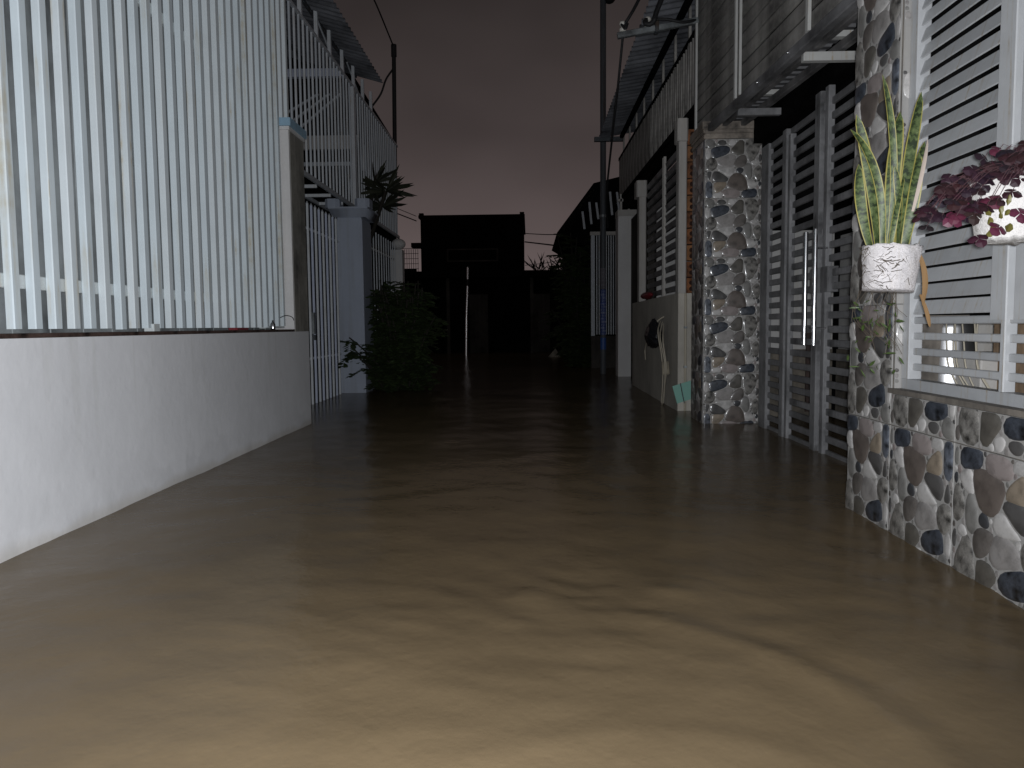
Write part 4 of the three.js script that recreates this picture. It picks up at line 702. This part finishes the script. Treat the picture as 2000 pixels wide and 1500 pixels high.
// ---------------------------------------------------------------- FAR END
{
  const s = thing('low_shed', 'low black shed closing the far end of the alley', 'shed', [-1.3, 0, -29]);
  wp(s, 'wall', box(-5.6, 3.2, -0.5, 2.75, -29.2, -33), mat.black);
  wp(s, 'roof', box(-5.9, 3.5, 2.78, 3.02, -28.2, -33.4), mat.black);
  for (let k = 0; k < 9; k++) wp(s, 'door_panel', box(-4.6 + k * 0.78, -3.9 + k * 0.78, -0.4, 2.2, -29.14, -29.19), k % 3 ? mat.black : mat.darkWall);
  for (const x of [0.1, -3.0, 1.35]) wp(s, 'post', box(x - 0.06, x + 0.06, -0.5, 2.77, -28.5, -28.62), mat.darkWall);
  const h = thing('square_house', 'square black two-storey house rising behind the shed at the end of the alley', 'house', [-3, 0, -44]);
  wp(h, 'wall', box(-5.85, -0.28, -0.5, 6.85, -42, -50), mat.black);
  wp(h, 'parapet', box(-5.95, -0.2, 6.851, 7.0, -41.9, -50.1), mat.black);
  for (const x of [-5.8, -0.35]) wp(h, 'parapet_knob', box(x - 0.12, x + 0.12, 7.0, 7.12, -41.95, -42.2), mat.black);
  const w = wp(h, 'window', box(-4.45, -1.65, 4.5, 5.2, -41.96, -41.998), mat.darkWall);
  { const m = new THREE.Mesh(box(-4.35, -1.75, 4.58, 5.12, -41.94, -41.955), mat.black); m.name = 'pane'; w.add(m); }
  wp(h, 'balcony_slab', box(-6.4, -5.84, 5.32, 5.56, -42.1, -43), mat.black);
  const f = thing('mesh_fence', 'thin mesh fence against the sky left of the square house', 'fence', [-6.4, 3, -40]);
  for (let i = 0; i < 12; i++) { const x = -7.0 + i * 0.115; wp(f, 'wire', box(x - 0.012, x + 0.012, 3.7, 5.0, -40, -40.02), mat.rubber); }
  for (let i = 0; i < 5; i++) { const y = 4.0 + i * 0.26; wp(f, 'wire', box(-7.1, -5.7, y - 0.012, y + 0.012, -39.975, -39.995), mat.rubber); }
  wp(f, 'base_wall', box(-9, -5.85, -0.5, 4.0, -40.05, -40.3), mat.black);
  const p = thing('chrome_post', 'shiny thin steel post standing in the water before the dark shed', 'post', [-2.1, 0, -26]);
  wp(p, 'lower_tube', rod([-2.16, -0.5, -26], [-2.12, 1.3, -26], 0.034, 32), mat.steelPost);
  wp(p, 'upper_tube', rod([-2.12, 1.3, -26], [-2.07, 2.36, -26], 0.03, 32), mat.steelPost);
  wp(p, 'band', rod([-2.069, 2.362, -26], [-2.064, 2.58, -26], 0.035, 16), mat.rubber);
  wp(p, 'tip', rod([-2.064, 2.58, -26], [-2.052, 2.98, -26], 0.028, 32), mat.steelPost);
  const q = new THREE.BufferGeometry(); q.setAttribute('position', new THREE.Float32BufferAttribute([0.5, -0.1, -24.5, 1.05, -0.1, -24.4, 0.83, 0.27, -24.7, 0.75, -0.1, -25.3], 3)); q.setIndex([0, 1, 2, 1, 3, 2, 3, 0, 2, 0, 3, 1]);
  const tp = metricUV(q); tp.computeVertexNormals();
  solo('pale_tarp', tp, mat.paleTarp, 'small pale pointed tarp poking out of the water at the far end', 'tarp');
  solo('overhead_wire', mergeGeometries([tube([[-6.0, 6.65, -41.5], [-7, 6.8, -38], [-9, 7.4, -30]], 0.03, 16, 5), tube([[-6.0, 6.9, -41.5], [-7, 7.05, -38], [-9, 7.5, -30]], 0.018, 16, 5)]), mat.rubber, 'pair of dark wires running left from the square house', 'wire');
  solo('overhead_wire', mergeGeometries([tube([[-0.2, 5.95, -41.8], [0.8, 5.2, -36], [1.6, 4.5, -30]], 0.022, 16, 5), tube([[-0.2, 5.5, -41.8], [0.8, 4.75, -36], [1.6, 4.0, -30]], 0.034, 16, 5), tube([[-0.2, 4.25, -41.8], [0.8, 3.9, -36], [1.6, 3.6, -30]], 0.014, 16, 5)]), mat.rubber, 'three dark wires running right from the square house', 'wire');
  const L = []; for (let i = 0; i < 60; i++) { const x = rr(0.1, 2.2), a = rr(-0.9, 0.9), d = V(Math.sin(a), Math.cos(a) * 0.9, rr(-0.2, 0.2)).normalize(); L.push({ p: V(x, 2.95, -28.4 + rr(-0.2, 0.2)), d, n: V(0, 0.2, 1), l: rr(0.25, 0.9), w: 0.04, c: [0.4, 0.4, 0.4] }); }
  const gt = solo('roof_grass', leaves(L), mat.frond, 'tufts of long grass along the shed roof against the sky', 'grass'); gt.userData.kind = 'stuff';
}

// ---------------------------------------------------------------- potted plants by the window
{
  const cv = document.createElement('canvas'); cv.width = 128; cv.height = 1024; const c = cv.getContext('2d');
  c.fillStyle = '#414f2a'; c.fillRect(0, 0, 128, 1024);
  for (let y = 0; y < 1024; y += 2) for (let x = 0; x < 128; x += 4) {
    const w = y + 16 * IN.noise(x * 0.035, y * 0.012, 1), n = IN.noise(w * 0.045, x * 0.01, 0.5) + 0.55 * IN.noise(w * 0.16, x * 0.03, 3), e = Math.min(1, Math.abs(x - 64) / 40);
    if (n > 0.05) { c.fillStyle = `rgba(22,34,15,${clamp((n - 0.05) * 2.2, 0, 0.85)})`; c.fillRect(x, y, 4, 2); } else if (n < -0.15) { c.fillStyle = `rgba(150,158,112,${clamp(-n * 0.7, 0, 0.5) * (0.5 + 0.5 * e)})`; c.fillRect(x, y, 4, 2); }
  }
  for (const x of [0, 116]) { c.fillStyle = '#8f8645'; c.fillRect(x, 0, 12, 1024); for (let y = 0; y < 1024; y += 7) { c.fillStyle = `rgba(110,115,50,${0.25 + 0.25 * Math.sin(y)})`; c.fillRect(x + (x ? -4 : 12), y, 8, 4); } }
  const tx = new THREE.CanvasTexture(cv); tx.colorSpace = THREE.SRGBColorSpace;
  const snake = new THREE.MeshPhysicalMaterial({ name: 'snake plant leaf', map: tx, roughness: 0.5, side: THREE.DoubleSide });
  const t = thing('potted_snake_plant', 'striped snake plant with tall sword leaves in a torn white pot before the pebble tiles', 'potted plant', [1.355, 1.1, -2.95]);
  // torn pot
  const prof = []; for (let i = 0; i <= 14; i++) prof.push(new THREE.Vector2(lerp(0.088, 0.104, i / 14), i / 14 * 0.175));
  const pg = new THREE.LatheGeometry([new THREE.Vector2(0, 0), ...prof, new THREE.Vector2(0.096, 0.176), new THREE.Vector2(0.094, 0.14), new THREE.Vector2(0, 0.14)], 48);
  { const p = pg.attributes.position; for (let i = 0; i < p.count; i++) { const x = p.getX(i), y = p.getY(i), z = p.getZ(i), a = Math.atan2(z, x), r = Math.hypot(x, z); if (r < 0.03) continue; const k = 1 + 0.05 * IN.noise(Math.cos(a) * 3, y * 22, Math.sin(a) * 3) + 0.03 * IN.noise(Math.cos(a) * 9, y * 50, Math.sin(a) * 9); const dy = y > 0.17 ? 0.012 * IN.noise(Math.cos(a) * 4, 3, Math.sin(a) * 4) - 0.008 : 0; p.setXYZ(i, x * k, y + dy, z * k); } pg.computeVertexNormals(); }
  const pot = wp(t, 'pot', pg.rotateZ(-0.06).translate(1.355, 1.115, -2.95), mat.pot);
  const cr = []; for (let i = 0; i < 70; i++) { const a0 = 1.2 + 2.1 * rnd() * (i < 50 ? 0.62 : 1), y0 = rr(1.13, 1.28), P = [], da = rr(0.03, 0.1), dy = rr(-0.008, 0.008); for (let k = 0; k < 5; k++) { const a = a0 + k * da, y = y0 + k * dy + rr(-0.003, 0.003); const yy = clamp(y, 1.12, 1.285), R = lerp(0.088, 0.104, (yy - 1.115) / 0.175) * 1.025; P.push([1.355 + R * Math.sin(a - 2.97), yy, -2.95 + R * Math.cos(a - 2.97)]); } cr.push(tube(P, rr(0.0005, 0.0016), 8, 4)); }
  const rt = new THREE.Mesh(mergeGeometries(cr)/**/, mat.twig); rt.name = 'root_mat'; rt.userData.kind = 'stuff'; pot.add(rt);
  wp(t, 'rim_soil', new THREE.CircleGeometry(0.09, 24).rotateX(-Math.PI / 2).translate(1.355, 1.262, -2.95), mat.soil);
  const blade = (base, tip, w, curve, twist) => {
    const n = 14, A = V(...base), B = V(...tip), C = A.clone().lerp(B, 0.55).add(V(...curve)), cvv = new THREE.QuadraticBezierCurve3(A, C, B), pos = [], uv = [], idx = [];
    for (let i = 0; i <= n; i++) {
      const u = i / n, p = cvv.getPoint(u), tg = cvv.getTangent(u), ww = w * 0.76 * (0.62 + 0.55 * Math.sin(Math.min(1, u * 1.5) * Math.PI / 2)) * (u > 0.6 ? Math.sqrt(Math.max(0, 1 - ((u - 0.6) / 0.4) ** 2)) : 1) * 0.5 + 0.0008;
      const a = twist + u * 1.1 - 0.2, s = V(Math.cos(a), 0, Math.sin(a)).cross(tg).cross(tg).multiplyScalar(-1).normalize(), f = tg.clone().cross(s).normalize();
      for (const [k, off] of [[-1, 0.012], [0, 0], [1, 0.012]]) { const q = p.clone().addScaledVector(s, k * ww).addScaledVector(f, off * ww / 0.02 * 0.5); pos.push(q.x, q.y, q.z); uv.push((k + 1) / 2, u * 0.9 + 0.05); }
    }
    for (let i = 0; i < n; i++) for (const k of [0, 1]) { const a = i * 3 + k; idx.push(a, a + 1, a + 3, a + 1, a + 4, a + 3); }
    const g = new THREE.BufferGeometry(); g.setAttribute('position', new THREE.Float32BufferAttribute(pos, 3)); g.setAttribute('uv', new THREE.Float32BufferAttribute(uv, 2)); g.setIndex(idx); g.computeVertexNormals(); return g;
  };
  const by = 1.255;
  for (const [b, tip, w, cu, tw] of [
    [[1.32, by, -2.93], [1.172, 1.7, -2.88], 0.034, [0.075, 0.06, 0.02], 0.3], [[1.33, by, -2.98], [1.25, 1.79, -3.02], 0.046, [0.03, 0, 0], -0.2], [[1.345, by, -2.94], [1.3, 1.905, -2.92], 0.028, [0.05, 0, 0.03], 0.2],
    [[1.37, by, -2.97], [1.4, 1.79, -2.99], 0.06, [-0.03, 0, 0.02], 0.15], [[1.39, by, -2.96], [1.492, 1.87, -3.02], 0.046, [-0.02, 0, 0.02], -0.1], [[1.4, by, -2.93], [1.43, 1.62, -2.9], 0.05, [0.01, 0, 0], 0.3],
    [[1.335, by, -2.9], [1.36, 1.53, -2.86], 0.026, [-0.02, 0, 0.02], 0.6], [[1.41, by, -2.98], [1.5, 1.68, -3.0], 0.042, [0.0, 0.04, 0], 0.0], [[1.36, by, -2.9], [1.32, 1.56, -2.85], 0.03, [0.03, 0, 0], -0.5], [[1.3, by, -2.96], [1.255, 1.6, -3.0], 0.045, [-0.03, 0, 0], 0.1]]) wp(t, 'leaf', blade(b, tip, w, cu, tw), snake);
  wp(t, 'dry_leaf', blade([1.43, 1.27, -2.9], [1.45, 1.06, -2.88], 0.02, [0.03, 0.02, 0.02], 0.2), mat.dry);
  wp(t, 'dry_leaf', blade([1.44, 1.1, -2.88], [1.475, 0.98, -2.87], 0.014, [0.01, 0, 0], 0.1), mat.dry);
  wp(t, 'dry_leaf', blade([1.395, 1.4, -2.86], [1.445, 1.66, -2.87], 0.016, [0.0, 0, 0.02], 0.5), M('pale dry leaf', [0.42, 0.35, 0.3], { rough: 0.8, side: THREE.DoubleSide }));
  wp(t, 'hanger', mergeGeometries([tube([[1.3, 1.28, -3.02], [1.5, 1.34, -3.3], [1.715, 1.4, -3.68]], 0.003, 10, 5), tube([[1.42, 1.28, -3.0], [1.55, 1.33, -3.3], [1.715, 1.4, -3.68]], 0.003, 10, 5), tube([[1.355, 1.115, -2.95], [1.5, 1.1, -3.3], [1.715, 1.08, -3.7]], 0.004, 10, 5)]), mat.pole);
  // roots and sprigs hanging below
  const RT = []; for (let i = 0; i < 15; i++) { const x = rr(1.25, 1.42), z = rr(-3.05, -2.9), l = rr(0.06, 0.28); RT.push(tube([[x, 1.125, z], [x + rr(-0.04, 0.04), 1.12 - l * 0.5, z + rr(-0.04, 0.04)], [x + rr(-0.08, 0.08), 1.12 - l, z + rr(-0.06, 0.06)]], 0.001, 8, 4)); }
  wp(t, 'hanging_roots', mergeGeometries(RT), mat.twig).userData.kind = 'stuff';
  const SL = []; for (let i = 0; i < 46; i++) { const l = rdir().setY(rr(-1, 0.1)).normalize(); SL.push({ p: V(rr(1.24, 1.42), rr(0.82, 1.1), rr(-3.05, -2.92)), d: l, n: rdir(), l: rr(0.02, 0.05), w: rr(0.006, 0.014), c: [1.6, 1.7, 1.1] }); }
  wp(t, 'sprigs', leaves(SL), mat.bush).userData.kind = 'stuff';

  const o = thing('potted_purple_plant', 'white foam pot hung on a rope and spilling dark purple leaves at the right edge', 'potted plant', [1.48, 1.24, -2.4]);
  const g2 = new THREE.LatheGeometry([[0, 0], [0.085, 0], [0.098, 0.01], [0.108, 0.08], [0.116, 0.15], [0.122, 0.178], [0.116, 0.182], [0.108, 0.15], [0, 0.15]].map((p) => new THREE.Vector2(...p)), 48);
  { const p = g2.attributes.position; for (let i = 0; i < p.count; i++) { const x = p.getX(i), y = p.getY(i), z = p.getZ(i), a = Math.atan2(z, x); if (Math.hypot(x, z) < 0.03) continue; const k = 1 + 0.045 * IN.noise(Math.cos(a) * 3 + 5, y * 18, Math.sin(a) * 3) + 0.035 * IN.noise(Math.cos(a) * 8, y * 40, Math.sin(a) * 8 + 2); p.setXYZ(i, x * k, y + 0.01 * IN.noise(Math.cos(a) * 4, 5, Math.sin(a) * 4), z * k); } g2.computeVertexNormals(); }
  const p2 = wp(o, 'pot', g2.translate(1.475, 1.24, -2.4), mat.pot2);
  wp(o, 'rim_soil', new THREE.CircleGeometry(0.108, 24).rotateX(-Math.PI / 2).translate(1.475, 1.402, -2.4), mat.soil);
  const br = []; for (let i = 0; i < 16; i++) { const a = rr(-1.6, 1.0), y = rr(1.25, 1.36), R = 0.115; br.push({ p: V(1.475 - R * Math.cos(a), y, -2.4 + R * Math.sin(a + 0.9)), d: rdir().setX(0).normalize(), n: V(-1, 0, 0.6).normalize(), l: rr(0.02, 0.045), w: rr(0.015, 0.03), c: [4.5, 2.6, 1.6] }); }
  wp(o, 'brown_scraps', leaves(br), mat.bush).userData.kind = 'stuff';
  const PL = [], ST = [];
  const trefoil = (x, y, z, s, c) => { const up = V(rr(-0.5, 0.3), rr(0.2, 1), rr(0.3, 1)).normalize(), a = V(1, 0, 0).cross(up).normalize(), b = up.clone().cross(a), ph = rr(0, 6.28); for (let k = 0; k < 3; k++) { const an = ph + k * 2.094, d = a.clone().multiplyScalar(Math.cos(an)).addScaledVector(b, Math.sin(an)).addScaledVector(up, -0.25).normalize(); PL.push({ p: V(x, y, z), d, n: up, l: s, w: s * 1.05, c }); } };
  for (let i = 0; i < 105; i++) {
    const q = rnd(), x = q < 0.6 ? 1.475 - Math.pow(rnd(), 0.75) * 0.28 : rr(1.36, 1.62), dx = Math.abs(x - 1.475), y = q < 0.6 ? 1.43 - dx * 0.32 + rr(-0.075, 0.07) : rr(1.41, 1.53), z = -2.4 + rr(-0.08, 0.16);
    const pink = rnd() < 0.12, c = pink ? [3.2, 1.6, 2.2] : [rr(0.5, 1.2), rr(0.6, 1.1), rr(0.6, 1.1)];
    trefoil(x, y, z, rr(0.022, 0.036), c); ST.push(tube([[1.46 + rr(-0.05, 0.05), 1.4, -2.4 + rr(-0.04, 0.05)], [lerp(1.46, x, 0.6), Math.max(y, 1.42) + 0.02, z], [x, y, z]], 0.0009, 8, 4));
  }
  for (const [x, y, z] of [[1.31, 1.24, -2.29], [1.365, 1.27, -2.29], [1.25, 1.3, -2.32], [1.42, 1.31, -2.28], [1.5, 1.35, -2.27], [1.55, 1.27, -2.3], [1.3, 1.33, -2.3]]) trefoil(x, y, z, 0.032, rnd() < 0.5 ? [3.4, 1.4, 2.4] : [1.4, 0.8, 1.2]);
  wp(o, 'leaves', leaves(PL), mat.purple); wp(o, 'stalks', mergeGeometries(ST), M('red stalk', [0.07, 0.03, 0.035], { rough: 0.7 }));
  const rp = []; for (let k = 0; k < 3; k++) rp.push(tube(Array.from({ length: 40 }, (_, i) => [1.545 + 0.008 * Math.cos(i * 0.9 + k * 2.1) + 0.002 * i * 0.15, 1.4 + i * 0.05, -2.36 + 0.008 * Math.sin(i * 0.9 + k * 2.1)]), 0.008, 160, 6));
  wp(o, 'rope', mergeGeometries(rp), mat.rope);
}
renderer.render(scene, camera);
